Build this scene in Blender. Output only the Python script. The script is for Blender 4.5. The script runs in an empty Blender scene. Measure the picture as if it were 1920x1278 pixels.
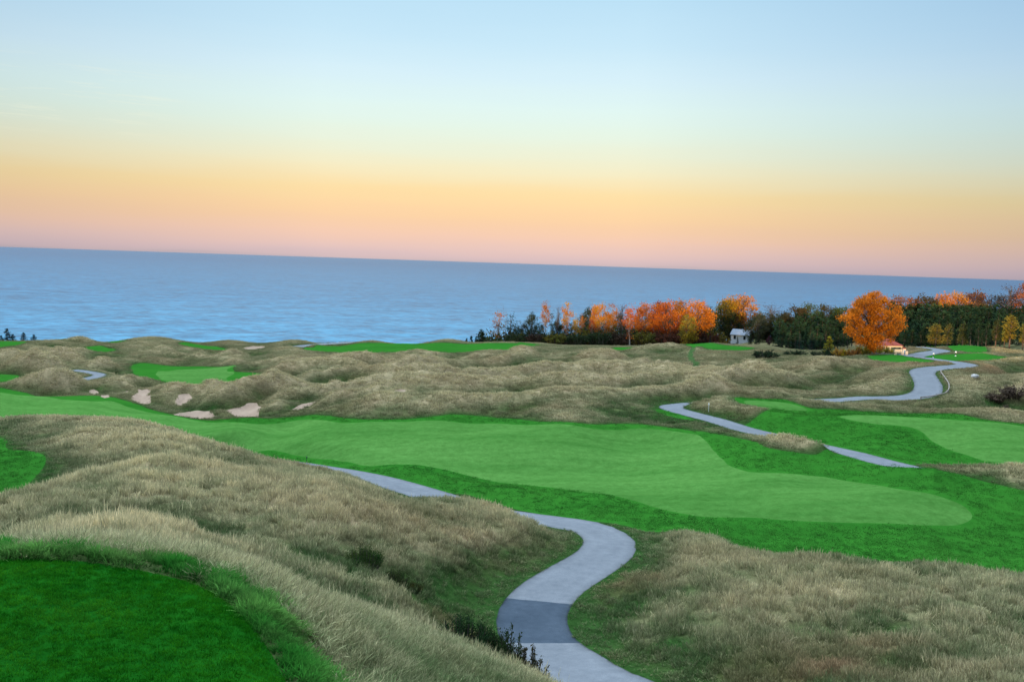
import bpy, math, random
import numpy as np
from mathutils import Matrix, Vector

rng = np.random.default_rng(7)
random.seed(7)
R = math.radians
scene = bpy.context.scene
COL = scene.collection

# ------------------------------------------------------------------ camera
W, H = 1920.0, 1278.0
FPX = 1732.0                                  # focal length in photo pixels
CAM_Z = 24.0
PITCH = math.atan(147.3 / FPX)
ROLL = math.atan(0.0328)
cam_d = bpy.data.cameras.new("camera")
cam_d.sensor_width = 36.0
cam_d.lens = 36.0 * FPX / W
cam_d.clip_start = 0.1
cam_d.clip_end = 200000.0
cam = bpy.data.objects.new("camera", cam_d)
COL.objects.link(cam)
fwd = np.array([0, math.cos(PITCH), -math.sin(PITCH)])
rt0 = np.array([1.0, 0, 0]); up0 = np.array([0, math.sin(PITCH), math.cos(PITCH)])
rt = rt0 * math.cos(ROLL) + up0 * math.sin(ROLL)
up = up0 * math.cos(ROLL) - rt0 * math.sin(ROLL)
M = Matrix(((rt[0], up[0], -fwd[0], 0), (rt[1], up[1], -fwd[1], 0), (rt[2], up[2], -fwd[2], CAM_Z), (0, 0, 0, 1)))
cam.matrix_world = M
scene.camera = cam
CAM = np.array([0, 0, CAM_Z])

# ------------------------------------------------------------------ sky and sun
SUN_EL, SUN_AZ = 3.5, 5.0      # low sunrise sun behind the camera; light travels to +y and a little to +x
scene.view_settings.view_transform = 'Standard'
scene.view_settings.look = 'None'
scene.view_settings.exposure = 0.0
scene.view_settings.gamma = 1.0
world = bpy.data.worlds.new("World")
scene.world = world
world.use_nodes = True
SKY_RAMP = [  # elevation (deg), linear rgb
    (-90, (.30, .36, .42)), (-1.0, (.45, .40, .46)), (0.3, (0.642, 0.490, 0.523)), (0.76, (0.715, 0.514, 0.505)), (1.5, (0.784, 0.523, 0.445)), (2.3, (0.807, 0.525, 0.371)), (3.05, (0.833, 0.548, 0.338)), (4.2, (0.834, 0.599, 0.321)), (5.5, (0.783, 0.691, 0.472)), (6.6, (0.717, 0.736, 0.588)), (7.9, (0.669, 0.776, 0.695)), (9.2, (0.641, 0.788, 0.778)), (11, (0.583, 0.747, 0.841)), (13, (0.489, 0.691, 0.835)), (15.9, (0.415, 0.638, 0.810)), (22, (.29, .52, .76)), (34, (.20, .42, .72)), (90, (.20, .38, .70))]


def mixc(N, L, fac, a, b, mode='MIX'):
    m = N("ShaderNodeMix"); m.data_type = 'RGBA'; m.blend_type = mode
    for s, v in ((m.inputs[0], fac), (m.inputs[6], a), (m.inputs[7], b)):
        if isinstance(v, (int, float)):
            s.default_value = v
        elif isinstance(v, tuple):
            s.default_value = (*v, 1)
        else:
            L(v, s)
    return m.outputs[2]


GLOW = 6.2      # strength of the added fill glow high in the sky, above the view


def build_world():
    nt = world.node_tree
    for n in list(nt.nodes):
        nt.nodes.remove(n)
    N, L = nt.nodes.new, nt.links.new
    out = N("ShaderNodeOutputWorld")
    tc = N("ShaderNodeTexCoord")
    sep = N("ShaderNodeSeparateXYZ")
    L(tc.outputs["Generated"], sep.inputs[0])
    asn = N("ShaderNodeMath"); asn.operation = 'ARCSINE'
    L(sep.outputs["Z"], asn.inputs[0])
    # thin cirrus: shift the elevation slightly with stretched noise
    mp = N("ShaderNodeMapping"); mp.inputs["Scale"].default_value = (5, 5, 70)
    L(tc.outputs["Generated"], mp.inputs["Vector"])
    nz = N("ShaderNodeTexNoise"); nz.inputs["Scale"].default_value = 1.0; nz.inputs["Detail"].default_value = 4
    L(mp.outputs[0], nz.inputs["Vector"])
    sh = N("ShaderNodeMath"); sh.operation = 'MULTIPLY_ADD'
    sh.inputs[1].default_value = 0.012; sh.inputs[2].default_value = -0.006
    L(nz.outputs["Fac"], sh.inputs[0])
    add = N("ShaderNodeMath"); add.operation = 'ADD'
    L(asn.outputs[0], add.inputs[0]); L(sh.outputs[0], add.inputs[1])
    # signed sqrt mapping so the ramp has room near the horizon: t = (sign(e) sqrt|e|) -> 0..1
    ab = N("ShaderNodeMath"); ab.operation = 'ABSOLUTE'; L(add.outputs[0], ab.inputs[0])
    sq = N("ShaderNodeMath"); sq.operation = 'SQRT'; L(ab.outputs[0], sq.inputs[0])
    sg = N("ShaderNodeMath"); sg.operation = 'SIGN'; L(add.outputs[0], sg.inputs[0])
    mu = N("ShaderNodeMath"); mu.operation = 'MULTIPLY'; L(sq.outputs[0], mu.inputs[0]); L(sg.outputs[0], mu.inputs[1])
    smax = math.sqrt(math.pi / 2)
    ma = N("ShaderNodeMath"); ma.operation = 'MULTIPLY_ADD'
    ma.inputs[1].default_value = 0.5 / smax; ma.inputs[2].default_value = 0.5
    L(mu.outputs[0], ma.inputs[0])
    cr = N("ShaderNodeValToRGB"); L(ma.outputs[0], cr.inputs[0])
    els = cr.color_ramp.elements
    for i, (e, c) in enumerate(SKY_RAMP):
        t = 0.5 + 0.5 / smax * math.copysign(math.sqrt(abs(R(e))), e)
        el = els[i] if i < 2 else els.new(t)
        el.position = t
        el.color = (*c, 1)
    # added glow overhead, out of view, lights the ground and brings out the dunes
    vm = N("ShaderNodeVectorMath"); vm.operation = 'DOT_PRODUCT'
    a = R(SUN_AZ)
    vm.inputs[1].default_value = (-.24, .30, .92)
    L(tc.outputs["Generated"], vm.inputs[0])
    mr = N("ShaderNodeMapRange"); mr.interpolation_type = 'SMOOTHSTEP'
    mr.inputs["From Min"].default_value = 0.60; mr.inputs["From Max"].default_value = 1.0
    mr.inputs["To Min"].default_value = 0.0; mr.inputs["To Max"].default_value = GLOW
    L(vm.outputs["Value"], mr.inputs["Value"])
    b3 = N("ShaderNodeBackground"); b3.inputs["Color"].default_value = (.70, .85, 1.0, 1)
    L(mr.outputs[0], b3.inputs["Strength"])
    b1 = N("ShaderNodeBackground")
    # lens vignette painted into the sky, mostly right, a little left; thin cirrus low left
    azm = N("ShaderNodeValToRGB"); mx0 = N("ShaderNodeMapRange"); mx0.inputs["From Min"].default_value = -.6; mx0.inputs["From Max"].default_value = .6
    L(sep.outputs["X"], mx0.inputs["Value"]); L(mx0.outputs[0], azm.inputs[0])
    ae = azm.color_ramp.elements
    for i, (p, v) in enumerate(((.05, (.74, .78, .84)), (.33, (1, 1, 1)), (.60, (1, 1, 1)), (.95, (.60, .68, .80)))):
        e_ = ae[i] if i < 2 else ae.new(p)
        e_.position = p; e_.color = (*v, 1)
    mpc = N("ShaderNodeMapping"); mpc.inputs["Scale"].default_value = (9, 9, 150); mpc.inputs["Rotation"].default_value = (0, .02, 0)
    L(tc.outputs["Generated"], mpc.inputs["Vector"])
    nc = N("ShaderNodeTexNoise"); nc.inputs["Scale"].default_value = 1.0; nc.inputs["Detail"].default_value = 6; nc.inputs["Roughness"].default_value = .65
    L(mpc.outputs[0], nc.inputs["Vector"])

    def band(sock, a0, a1, b1_, b0):
        u = N("ShaderNodeMapRange"); u.interpolation_type = 'SMOOTHSTEP'; u.inputs["From Min"].default_value = a0; u.inputs["From Max"].default_value = a1
        L(sock, u.inputs["Value"])
        d_ = N("ShaderNodeMapRange"); d_.interpolation_type = 'SMOOTHSTEP'; d_.inputs["From Min"].default_value = b1_; d_.inputs["From Max"].default_value = b0; d_.inputs["To Min"].default_value = 1; d_.inputs["To Max"].default_value = 0
        L(sock, d_.inputs["Value"])
        m_ = N("ShaderNodeMath"); m_.operation = 'MULTIPLY'; L(u.outputs[0], m_.inputs[0]); L(d_.outputs[0], m_.inputs[1])
        return m_.outputs[0]
    cth = N("ShaderNodeMapRange"); cth.inputs["From Min"].default_value = .52; cth.inputs["From Max"].default_value = .72
    L(nc.outputs["Fac"], cth.inputs["Value"])
    c1 = N("ShaderNodeMath"); c1.operation = 'MULTIPLY'; L(cth.outputs[0], c1.inputs[0]); L(band(sep.outputs["Z"], .10, .13, .15, .19), c1.inputs[1])
    c2 = N("ShaderNodeMath"); c2.operation = 'MULTIPLY'; L(c1.outputs[0], c2.inputs[0]); L(band(sep.outputs["X"], -.8, -.6, -.40, -.30), c2.inputs[1])
    c3 = N("ShaderNodeMath"); c3.operation = 'MULTIPLY'; L(c2.outputs[0], c3.inputs[0]); c3.inputs[1].default_value = .5
    skyc = mixc(N, L, 1.0, cr.outputs["Color"], azm.outputs["Color"], 'MULTIPLY')
    skyc = mixc(N, L, c3.outputs[0], skyc, (.85, .80, .62))
    L(skyc, b1.inputs["Color"])
    ad0 = N("ShaderNodeAddShader"); L(b1.outputs[0], ad0.inputs[0]); L(b3.outputs[0], ad0.inputs[1])
    sky = N("ShaderNodeTexSky"); sky.sky_type = 'NISHITA'; sky.sun_disc = False
    sky.sun_elevation = R(SUN_EL); sky.sun_rotation = R(180 + SUN_AZ)
    b2 = N("ShaderNodeBackground"); b2.inputs["Strength"].default_value = 0.05
    L(sky.outputs[0], b2.inputs["Color"])
    ad = N("ShaderNodeAddShader"); L(ad0.outputs[0], ad.inputs[0]); L(b2.outputs[0], ad.inputs[1])
    L(ad.outputs[0], out.inputs["Surface"])


build_world()
sun_d = bpy.data.lights.new("sun", 'SUN')
sun_d.energy = 4.6
sun_d.angle = R(0.5)
sun_d.color = (1.0, 0.70, 0.40)
sun = bpy.data.objects.new("sun", sun_d)
COL.objects.link(sun)
_ld = Vector((math.sin(R(SUN_AZ)) * math.cos(R(SUN_EL)), math.cos(R(SUN_AZ)) * math.cos(R(SUN_EL)), -math.sin(R(SUN_EL))))
sun.rotation_euler = _ld.to_track_quat('-Z', 'Y').to_euler()
sun.location = (0, -40, 60)


# ------------------------------------------------------------------ helpers
def ray(px, py):
    u = (px - W / 2) / FPX; v = -(py - H / 2) / FPX
    return rt * u + up * v + fwd


def P(px, py, D):
    d = ray(px, py)
    return CAM + d * (D / d[1])


def smoothstep(a, b, x):
    t = np.clip((x - a) / (b - a), 0, 1)
    return t * t * (3 - 2 * t)


_perm = np.random.default_rng(3).permutation(512).astype(np.int64)
_perm = np.concatenate([_perm, _perm])
_ga = np.random.default_rng(4).uniform(0, 2 * np.pi, 512)
_gx, _gy = np.cos(_ga), np.sin(_ga)


def noise(x, y):
    x = np.asarray(x, float); y = np.asarray(y, float)
    xi = np.floor(x).astype(np.int64); yi = np.floor(y).astype(np.int64)
    fx, fy = x - xi, y - yi
    u = fx * fx * fx * (fx * (fx * 6 - 15) + 10); v = fy * fy * fy * (fy * (fy * 6 - 15) + 10)

    def g(ix, iy, dx, dy):
        h = _perm[(_perm[ix & 511] + iy) & 511]
        return _gx[h] * dx + _gy[h] * dy
    a = g(xi, yi, fx, fy); b = g(xi + 1, yi, fx - 1, fy)
    c = g(xi, yi + 1, fx, fy - 1); d = g(xi + 1, yi + 1, fx - 1, fy - 1)
    return ((a + (b - a) * u) * (1 - v) + (c + (d - c) * u) * v) * 1.5


def fbm(x, y, o=3):
    s = 0; a = 1.0; f = 1.0
    for i in range(o):
        s = s + a * noise(x * f + 17.3 * i, y * f - 9.1 * i)
        a *= .5; f *= 2.03
    return s


# ------------------------------------------------------------------ terrain control points
CP = []     # (x, y, z)


def C(*pts, dz=0.0):
    for p in pts:
        q = P(*p)
        CP.append((q[0], q[1], q[2] + dz))


def Cw(*pts):
    CP.extend(pts)


def Cz(z, *pts):
    for px, py in pts:
        d = ray(px, py); t = (z - CAM_Z) / d[2]
        q = CAM + d * t
        CP.append((q[0], q[1], z))


# tee on the camera's own hill
Cz(20.1, (0, 1047), (170, 1055), (340, 1080), (440, 1130), (500, 1200), (545, 1278), (200, 1150), (300, 1250))
Cw((-4, 3, 20.1), (-7, 3, 20.1), (-7, 8, 20.1), (-2.2, 4, 20.3), (-10, 8, 19.9), (-12, 3, 20.2), (0, 0, 22.3), (0, -3, 22.4), (-4, -2, 21.6), (1.2, 2, 21.6), (0.6, 6, 19.9), (1.5, 10, 18.0),
   (3, 15, 15.6), (6, 20, 13.9), (8, 12, 17.2), (12, 18, 14.6), (8, 4, 20.5), (16, 8, 19), (-18, 10, 19), (-18, 18, 17.5), (25, 15, 16.5))
# bank round the tee
C((560, 1120, 15.5), (700, 1165, 17), (800, 1205, 18), (900, 1240, 19), (1000, 1278, 19.5), (620, 1200, 12), (620, 1278, 10), (760, 1250, 14), (880, 1275, 16.5))
C((650, 1130, 27), (760, 1150, 29), (860, 1180, 30), (930, 1200, 30.5), (950, 1230, 28.5), (1010, 1262, 27.5))
# left hill
C((0, 1035, 22), (170, 1000, 25), (250, 992, 26), (400, 1035, 27), (500, 1075, 27), (0, 1044, 17), (150, 1030, 19), (300, 1050, 20), (420, 1085, 20))
C((250, 970, 30.5), (100, 980, 29), (390, 1000, 30), dz=-.8)
C((250, 930, 36), (290, 873, 43), (100, 928, 37), (0, 958, 33), (-80, 985, 30), (420, 880, 43), (600, 901, 44), (690, 921, 45), (750, 938, 46), (860, 949, 48), (960, 964, 48), (1040, 990, 47), (1090, 1014, 45.5))
C((300, 920, 38), (450, 950, 37), (600, 960, 38), (750, 990, 39), (900, 1000, 42), (1000, 1020, 42), (600, 1050, 32), (700, 1060, 34), (850, 1100, 34.5), (950, 1090, 37.5), (800, 1140, 32), (500, 1000, 33))
C((420, 893, 50), (280, 888, 49), (140, 905, 46), dz=-.7)
C((600, 903, 51), (750, 945, 52))
C((40, 828, 55), (140, 814, 57), (240, 811, 58), (350, 829, 58), (470, 859, 58), (570, 879, 58.5), (630, 896, 58.5), (140, 845, 54.5), (140, 880, 52), (300, 845, 55), (300, 868, 51.5), (400, 864, 54))
C((40, 850, 53), (40, 900, 48), (20, 940, 46), (-60, 860, 52), (-60, 940, 45))
C((-60, 790, 70), (0, 789, 70), (120, 788, 70), (230, 792, 70), (330, 817, 70), (120, 818, 63), (240, 820, 64), (0, 818, 62))
C((200, 815, 80), (330, 840, 78), (0, 800, 80), (480, 866, 72))
# first fairway
C((0, 740, 100), (0, 780, 88), (-100, 745, 98), (150, 765, 92), (300, 800, 85), (450, 800, 84), (450, 835, 78), (600, 800, 83), (600, 860, 71), (750, 800, 82), (750, 880, 67), (900, 800, 81), (900, 880, 67),
  (1000, 810, 79), (1000, 905, 62), (1000, 950, 56), (1150, 900, 63), (1200, 825, 77), (1200, 985, 51.5), (1300, 900, 62), (1400, 960, 55), (1400, 890, 62.5), (1500, 900, 61), (1600, 1000, 50.5), (1600, 925, 58), (1800, 960, 54.5),
  (1900, 1040, 47), (1900, 960, 55), (1700, 880, 63.5), (1900, 900, 61), (1450, 840, 68), (1550, 862, 66.5), (1340, 880, 65), (2050, 1000, 52))
# right foreground mound
C((1200, 1000, 48), (1300, 1010, 45), (1400, 1031, 42.5), (1500, 1040, 41), (1600, 1046, 40), (1750, 1060, 39), (1900, 1076, 38), (1300, 1080, 37.5), (1500, 1100, 34.5), (1700, 1120, 33), (1900, 1130, 32.5), (1150, 1150, 34), (1300, 1180, 31), (1500, 1200, 28.5),
  (1700, 1200, 28), (1900, 1200, 27.5), (1250, 1270, 27), (1500, 1278, 25), (1700, 1278, 24), (1900, 1278, 23), (2050, 1150, 32), (2050, 1260, 23))
C((1600, 1055, 45), (1850, 1080, 43), (1420, 1040, 47))
# right green and slopes
C((1400, 760, 86), (1600, 780, 82), (1600, 830, 73), (1750, 800, 79), (1750, 850, 69.5), (1900, 810, 77), (1900, 860, 68), (1650, 762, 90), (1500, 750, 92), (1900, 793, 81), (2050, 830, 77))
C((1600, 749, 98), (1735, 740, 99.5), (1730, 700, 113), (1790, 687, 122), (1740, 670, 150), (1700, 667, 155), (1770, 656, 185), (1680, 674, 148), (1635, 664, 165), (1800, 668, 150), (1780, 649, 200), (1900, 656, 185), (1900, 722, 108), (1900, 775, 86), (2050, 700, 120), (1870, 690, 125))
C((1610, 672, 148), (1535, 684, 135), (1447, 698, 122), (1360, 718, 112), (1600, 720, 108), (1550, 740, 101), dz=-.3)
C((1450, 662, 185), (1550, 666, 170), (1350, 651, 200), (1300, 702, 150), (1300, 672, 180), (1300, 651, 205), (1420, 694, 150), (1500, 690, 145))
# middle dunes (troughs; the crests are added as ridges)
C((850, 717, 98), (1017, 718, 100), (1117, 715, 102), (1210, 726, 100), (1327, 719, 103), (1420, 736, 100), (733, 738, 95), (870, 790, 84.5), (1000, 799, 81.5), (640, 787, 87), (1150, 790, 84), (1250, 772, 88))
C((1000, 735, 122), (1150, 730, 122), (850, 728, 118))
C((1000, 705, 142), (1150, 705, 142), (1250, 690, 155), dz=-.3)
C((667, 657, 190), (783, 650, 185), (860, 664, 180), (927, 657, 185), (1050, 657, 190), (1117, 657, 190), (1204, 652, 200), (1254, 648, 205), (500, 717, 125), (633, 703, 130), (750, 700, 132), (820, 698, 135), dz=-1.0)
C((300, 742, 105), (450, 735, 112), (550, 735, 108), (400, 765, 97), (550, 772, 94), (200, 735, 112), (100, 725, 115), (0, 716, 118), (-100, 720, 115), dz=-.7)
C((350, 700, 150), (300, 690, 160), (450, 690, 160), (350, 716, 138), (250, 690, 158))
C((100, 690, 150), (60, 664, 175), (100, 650, 195), (150, 638, 225), (200, 655, 190), (330, 655, 195), (400, 645, 230), (500, 649, 220), (-100, 680, 150), (-100, 640, 210), dz=-.9)
C((175, 704, 138), (560, 652, 205))
# bluff top and the drop to the lake
C((300, 638.5, 268), (560, 637.5, 275), (850, 637.5, 285), (0, 641, 235), (150, 634, 250), (-150, 640, 235), (700, 637, 280), (430, 638.5, 270))
C((620, 650, 235), (800, 650, 225), (970, 649, 215), (700, 644, 255), (900, 643, 250))
for xx in (-260, -180, -120, -60, -10):
    Cw((xx, 330, -22), (xx, 400, -52), (xx, 520, -60))
C((1000, 645, 330), (1200, 646, 340), (1385, 643, 375), (1500, 655, 300), (1700, 660, 260), (1900, 661, 235), (1100, 648, 280), (1300, 648, 270), (862, 641.5, 258), (862, 641, 270), (862, 645, 240), (862, 651, 224), (1044, 647, 280), (1044, 647, 310), (1044, 647.5, 345), (980, 646, 290), (950, 646, 312), (943, 645, 285), (943, 644, 265), (910, 644, 270), (1250, 649, 310), (1250, 650, 345), (1150, 649, 310), (556, 641, 240), (556, 639.5, 258), (556, 646, 224), (920, 643, 285))
Cw((230, 420, 4), (160, 420, -2), (110, 420, -6), (60, 420, -9), (20, 420, -14), (320, 420, 5), (150, 330, 0), (200, 320, 3.5), (300, 300, 6),
   (0, 520, -55), (60, 540, -55), (150, 560, -50), (250, 600, -45), (400, 600, -40), (0, 700, -62), (200, 750, -62), (-300, 700, -62), (500, 800, -62))
# outside the frame
Cw((-60, 60, 10), (-60, 35, 13.5), (-100, 60, 9), (-100, 100, 7.5), (-150, 150, 4.5), (-200, 230, -2), (-40, 25, 15.5), (-30, 5, 19), (-60, -5, 19), (60, 40, 12.2), (60, 20, 15), (100, 60, 12), (100, 30, 14), (150, 100, 11.5), (200, 200, 9.5), (260, 260, 9), (60, -5, 18.5), (30, -5, 20),
   (0, -15, 22), (20, -20, 21), (-20, -20, 21), (-60, -30, 20), (60, -30, 20), (0, -40, 21), (0, -100, 19), (100, -100, 19), (-100, -100, 19), (200, -60, 18), (-200, -60, 18), (0, -250, 14), (300, -200, 14), (-300, -200, 14), (-400, 100, 4), (400, 50, 10), (0, -600, 12), (600, -500, 12), (-600, -500, 12), (700, 200, 6), (-700, 100, 0))
CP = np.array(CP)


def warp(x, y):
    r = np.sqrt(x * x + y * y) + 1e-6
    k = np.log1p(r / 8.0) / r
    return x * k * 1.6, y * k


_qx, _qy = warp(CP[:, 0], CP[:, 1])
RC2 = 0.12 ** 2


def _rbf_fit():
    d2 = (_qx[:, None] - _qx[None]) ** 2 + (_qy[:, None] - _qy[None]) ** 2
    A = np.sqrt(d2 + RC2)
    n = len(CP)
    A -= np.eye(n) * 0.012          # a little smoothing
    B = np.zeros((n + 3, n + 3))
    B[:n, :n] = A; B[:n, n] = 1; B[:n, n + 1] = _qx; B[:n, n + 2] = _qy
    B[n, :n] = 1; B[n + 1, :n] = _qx; B[n + 2, :n] = _qy
    return np.linalg.solve(B, np.concatenate([CP[:, 2], [0, 0, 0]]))


_rw = _rbf_fit()


def base(x, y):
    x = np.asarray(x, float).ravel(); y = np.asarray(y, float).ravel()
    out = np.empty(len(x)); n = len(CP)
    for i in range(0, len(x), 20000):
        qx, qy = warp(x[i:i + 20000], y[i:i + 20000])
        A = np.sqrt((qx[:, None] - _qx[None]) ** 2 + (qy[:, None] - _qy[None]) ** 2 + RC2)
        out[i:i + 20000] = A @ _rw[:n] + _rw[n] + _rw[n + 1] * qx + _rw[n + 2] * qy
    return out


_rayD = np.geomspace(5, 420, 900)


def cast(px, py):
    """where the sight line of a photo pixel meets the smooth base ground"""
    d = ray(px, py); s = _rayD / d[1]
    pts = CAM[None] + d[None] * s[:, None]
    h = pts[:, 2] - base(pts[:, 0], pts[:, 1])
    k = np.argmax(h < 0)
    if h[k] >= 0:
        k = int(np.argmin(np.abs(h[300:]))) + 300
        return pts[k]
    t = h[k - 1] / (h[k - 1] - h[k] + 1e-9) if k else 0
    return pts[k - 1] * (1 - t) + pts[k] * t


def poly(pts):
    out = []
    for p in pts:
        q = P(*p) if len(p) == 3 else cast(*p)
        out.append(q[:2])
    out = np.array(out)
    # Catmull-Rom round the corners
    n = len(out); res = []
    for i in range(n):
        p0, p1, p2, p3 = out[i - 1], out[i], out[(i + 1) % n], out[(i + 2) % n]
        m = 5
        for t in np.linspace(0, 1, m, endpoint=False):
            res.append(0.5 * ((2 * p1) + (-p0 + p2) * t + (2 * p0 - 5 * p1 + 4 * p2 - p3) * t * t + (-p0 + 3 * p1 - 3 * p2 + p3) * t ** 3))
    return np.array(res)


def line(pts, step=1.2):
    p = np.array([P(*q) for q in pts])
    p = np.vstack([2 * p[0] - p[1], p, 2 * p[-1] - p[-2]])
    res = []
    for i in range(1, len(p) - 2):
        m = max(2, int(np.linalg.norm(p[i + 1] - p[i]) / step))
        for t in np.linspace(0, 1, m, endpoint=False):
            res.append(0.5 * ((2 * p[i]) + (-p[i - 1] + p[i + 1]) * t + (2 * p[i - 1] - 5 * p[i] + 4 * p[i + 1] - p[i + 2]) * t * t + (-p[i - 1] + 3 * p[i] - 3 * p[i + 1] + p[i + 2]) * t ** 3))
    res.append(p[-2])
    return np.array(res)


def seg_dist(x, y, A, B, za=None, zb=None, best=None, bz=None, bt=None):
    ab = B - A
    L2 = ab @ ab + 1e-12
    t = np.clip(((x - A[0]) * ab[0] + (y - A[1]) * ab[1]) / L2, 0, 1)
    return np.sqrt((x - A[0] - t * ab[0]) ** 2 + (y - A[1] - t * ab[1]) ** 2), t


def line_dist(x, y, Ln, far=40.0):
    """distance to a polyline and the line's height there (inf outside its box)"""
    x = np.asarray(x, float); y = np.asarray(y, float)
    d = np.full(x.shape, 1e6); z = np.zeros(x.shape)
    sel = np.where((x > Ln[:, 0].min() - far) & (x < Ln[:, 0].max() + far) & (y > Ln[:, 1].min() - far) & (y < Ln[:, 1].max() + far))[0]
    if len(sel) == 0:
        return d, z
    xs, ys = x[sel], y[sel]
    bd = np.full(len(sel), 1e6); bz = np.zeros(len(sel))
    for i in range(len(Ln) - 1):
        dd, t = seg_dist(xs, ys, Ln[i, :2], Ln[i + 1, :2])
        zz = Ln[i, 2] + t * (Ln[i + 1, 2] - Ln[i, 2])
        m = dd < bd
        bd[m] = dd[m]; bz[m] = zz[m]
    d[sel] = bd; z[sel] = bz
    return d, z


def poly_sd(x, y, pg, far=25.0):
    """signed distance to a polygon: negative inside"""
    x = np.asarray(x, float); y = np.asarray(y, float)
    out = np.full(x.shape, float(far))
    sel = np.where((x > pg[:, 0].min() - far) & (x < pg[:, 0].max() + far) & (y > pg[:, 1].min() - far) & (y < pg[:, 1].max() + far))[0]
    if len(sel) == 0:
        return out
    xs, ys = x[sel], y[sel]
    d = np.full(len(sel), float(far)); ins = np.zeros(len(sel), bool)
    for i in range(len(pg)):
        A, B = pg[i - 1], pg[i]
        dd, _ = seg_dist(xs, ys, A, B)
        d = np.minimum(d, dd)
        c = (A[1] > ys) != (B[1] > ys)
        if c.any():
            xx = A[0] + (ys - A[1]) / (B[1] - A[1] + 1e-12) * (B[0] - A[0])
            ins ^= c & (xs < xx)
    out[sel] = np.where(ins, -d, d)
    return out


# ------------------------------------------------------------------ paths (centre lines) and mown areas (outlines)
PATHS = {
    'near': (line([(1250, 1330, 24.3), (1122, 1278, 26.8), (1062, 1240, 28.8), (1014, 1205, 31), (997, 1165, 33.3), (1008, 1130, 35.3), (1040, 1098, 37.6), (1092, 1066, 40), (1134, 1038, 43), (1142, 1012, 46), (1112, 992, 49.5), (1060, 980, 51.5),
                   (980, 970, 54), (900, 957, 56), (840, 938, 57.5), (790, 922, 60), (720, 902, 64), (660, 889, 67), (600, 879, 70), (540, 870, 73), (470, 863, 76), (400, 858, 79)]), 1.32),
    'right': (line([(1708, 880, 63), (1650, 865, 65.5), (1600, 851, 68.5), (1555, 841, 71), (1500, 829, 73.5), (1440, 815, 76), (1390, 803, 79), (1350, 790, 82), (1300, 777, 85.5), (1266, 768, 88.5), (1258, 763, 91), (1275, 760, 93.5), (1320, 757, 96),
                    (1400, 757, 97), (1490, 753, 97.5), (1600, 748.5, 98), (1690, 745, 98.5)]), 1.2),
    'upper': (line([(1660, 746.5, 98.2), (1700, 745, 98.8), (1733, 738, 100), (1741, 724, 104), (1734, 708, 110), (1729, 697, 114), (1746, 691, 118), (1785, 687.5, 122), (1812, 684.5, 126), (1800, 680, 132), (1765, 675, 141), (1735, 671, 149), (1712, 667, 156), (1680, 665, 161), (1640, 662.5, 168)]), 1.5),
    'spur': (line([(1712, 667, 156), (1745, 661, 172), (1765, 657.5, 182), (1755, 654.5, 192), (1730, 651, 203)]), 1.7),
    'left': (line([(143, 694, 144), (158, 696, 142), (188, 702.5, 137.5), (166, 709, 133), (150, 712, 131)]), 1.0),
    'far': (line([(660, 641.5, 262), (605, 645, 250), (566, 648.5, 240), (556, 652, 231), (570, 658, 221), (600, 664, 213)]), 1.8),
}
TRAIL = line([(1304, 650, 205), (1294, 665, 187), (1300, 680, 172), (1312, 703, 151)])

POLY = {}
POLY['tee'] = [poly([(-120, 1044, 11.7), (0, 1054), (170, 1060), (330, 1085), (430, 1135), (490, 1203), (540, 1285), (560, 1340), (560, 1420, 6.2), (300, 1700, 4), (-300, 1700, 4), (-400, 1300, 8)])]
POLY['fairway'] = [
    poly([(-120, 727), (0, 733), (40, 739), (70, 747), (110, 755), (170, 758), (210, 758), (250, 766), (300, 776), (350, 784), (450, 790), (560, 789), (640, 790), (720, 788), (790, 786), (850, 787), (900, 792), (1000, 799), (1100, 806), (1200, 811), (1290, 814), (1320, 822), (1345, 845),
          (1375, 866), (1430, 878), (1500, 884), (1560, 893), (1640, 912), (1690, 930), (1760, 945), (1805, 960), (1822, 975), (1800, 986), (1700, 990), (1600, 991), (1500, 988), (1400, 980), (1300, 968), (1200, 946), (1120, 925), (1050, 908), (980, 897), (900, 886), (800, 872), (720, 865),
          (690, 861), (640, 849), (567, 839), (500, 834), (440, 832, 78.5), (380, 838, 79), (300, 836, 80), (150, 806, 82.5), (-120, 792, 86)]),
    poly([(1575, 787), (1600, 782), (1660, 780), (1740, 783), (1820, 790), (1920, 803), (2060, 818), (2060, 882), (1920, 864), (1860, 860), (1815, 850), (1780, 840), (1745, 822), (1710, 808), (1640, 801), (1590, 795)]),
    poly([(1393, 752), (1430, 750), (1480, 753), (1508, 760), (1512, 765), (1470, 764), (1420, 760)]),
    poly([(294, 700), (330, 692), (440, 690.5), (425, 697), (440, 704), (425, 712), (470, 717), (408, 723), (340, 720), (302, 712)]),
]
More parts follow.
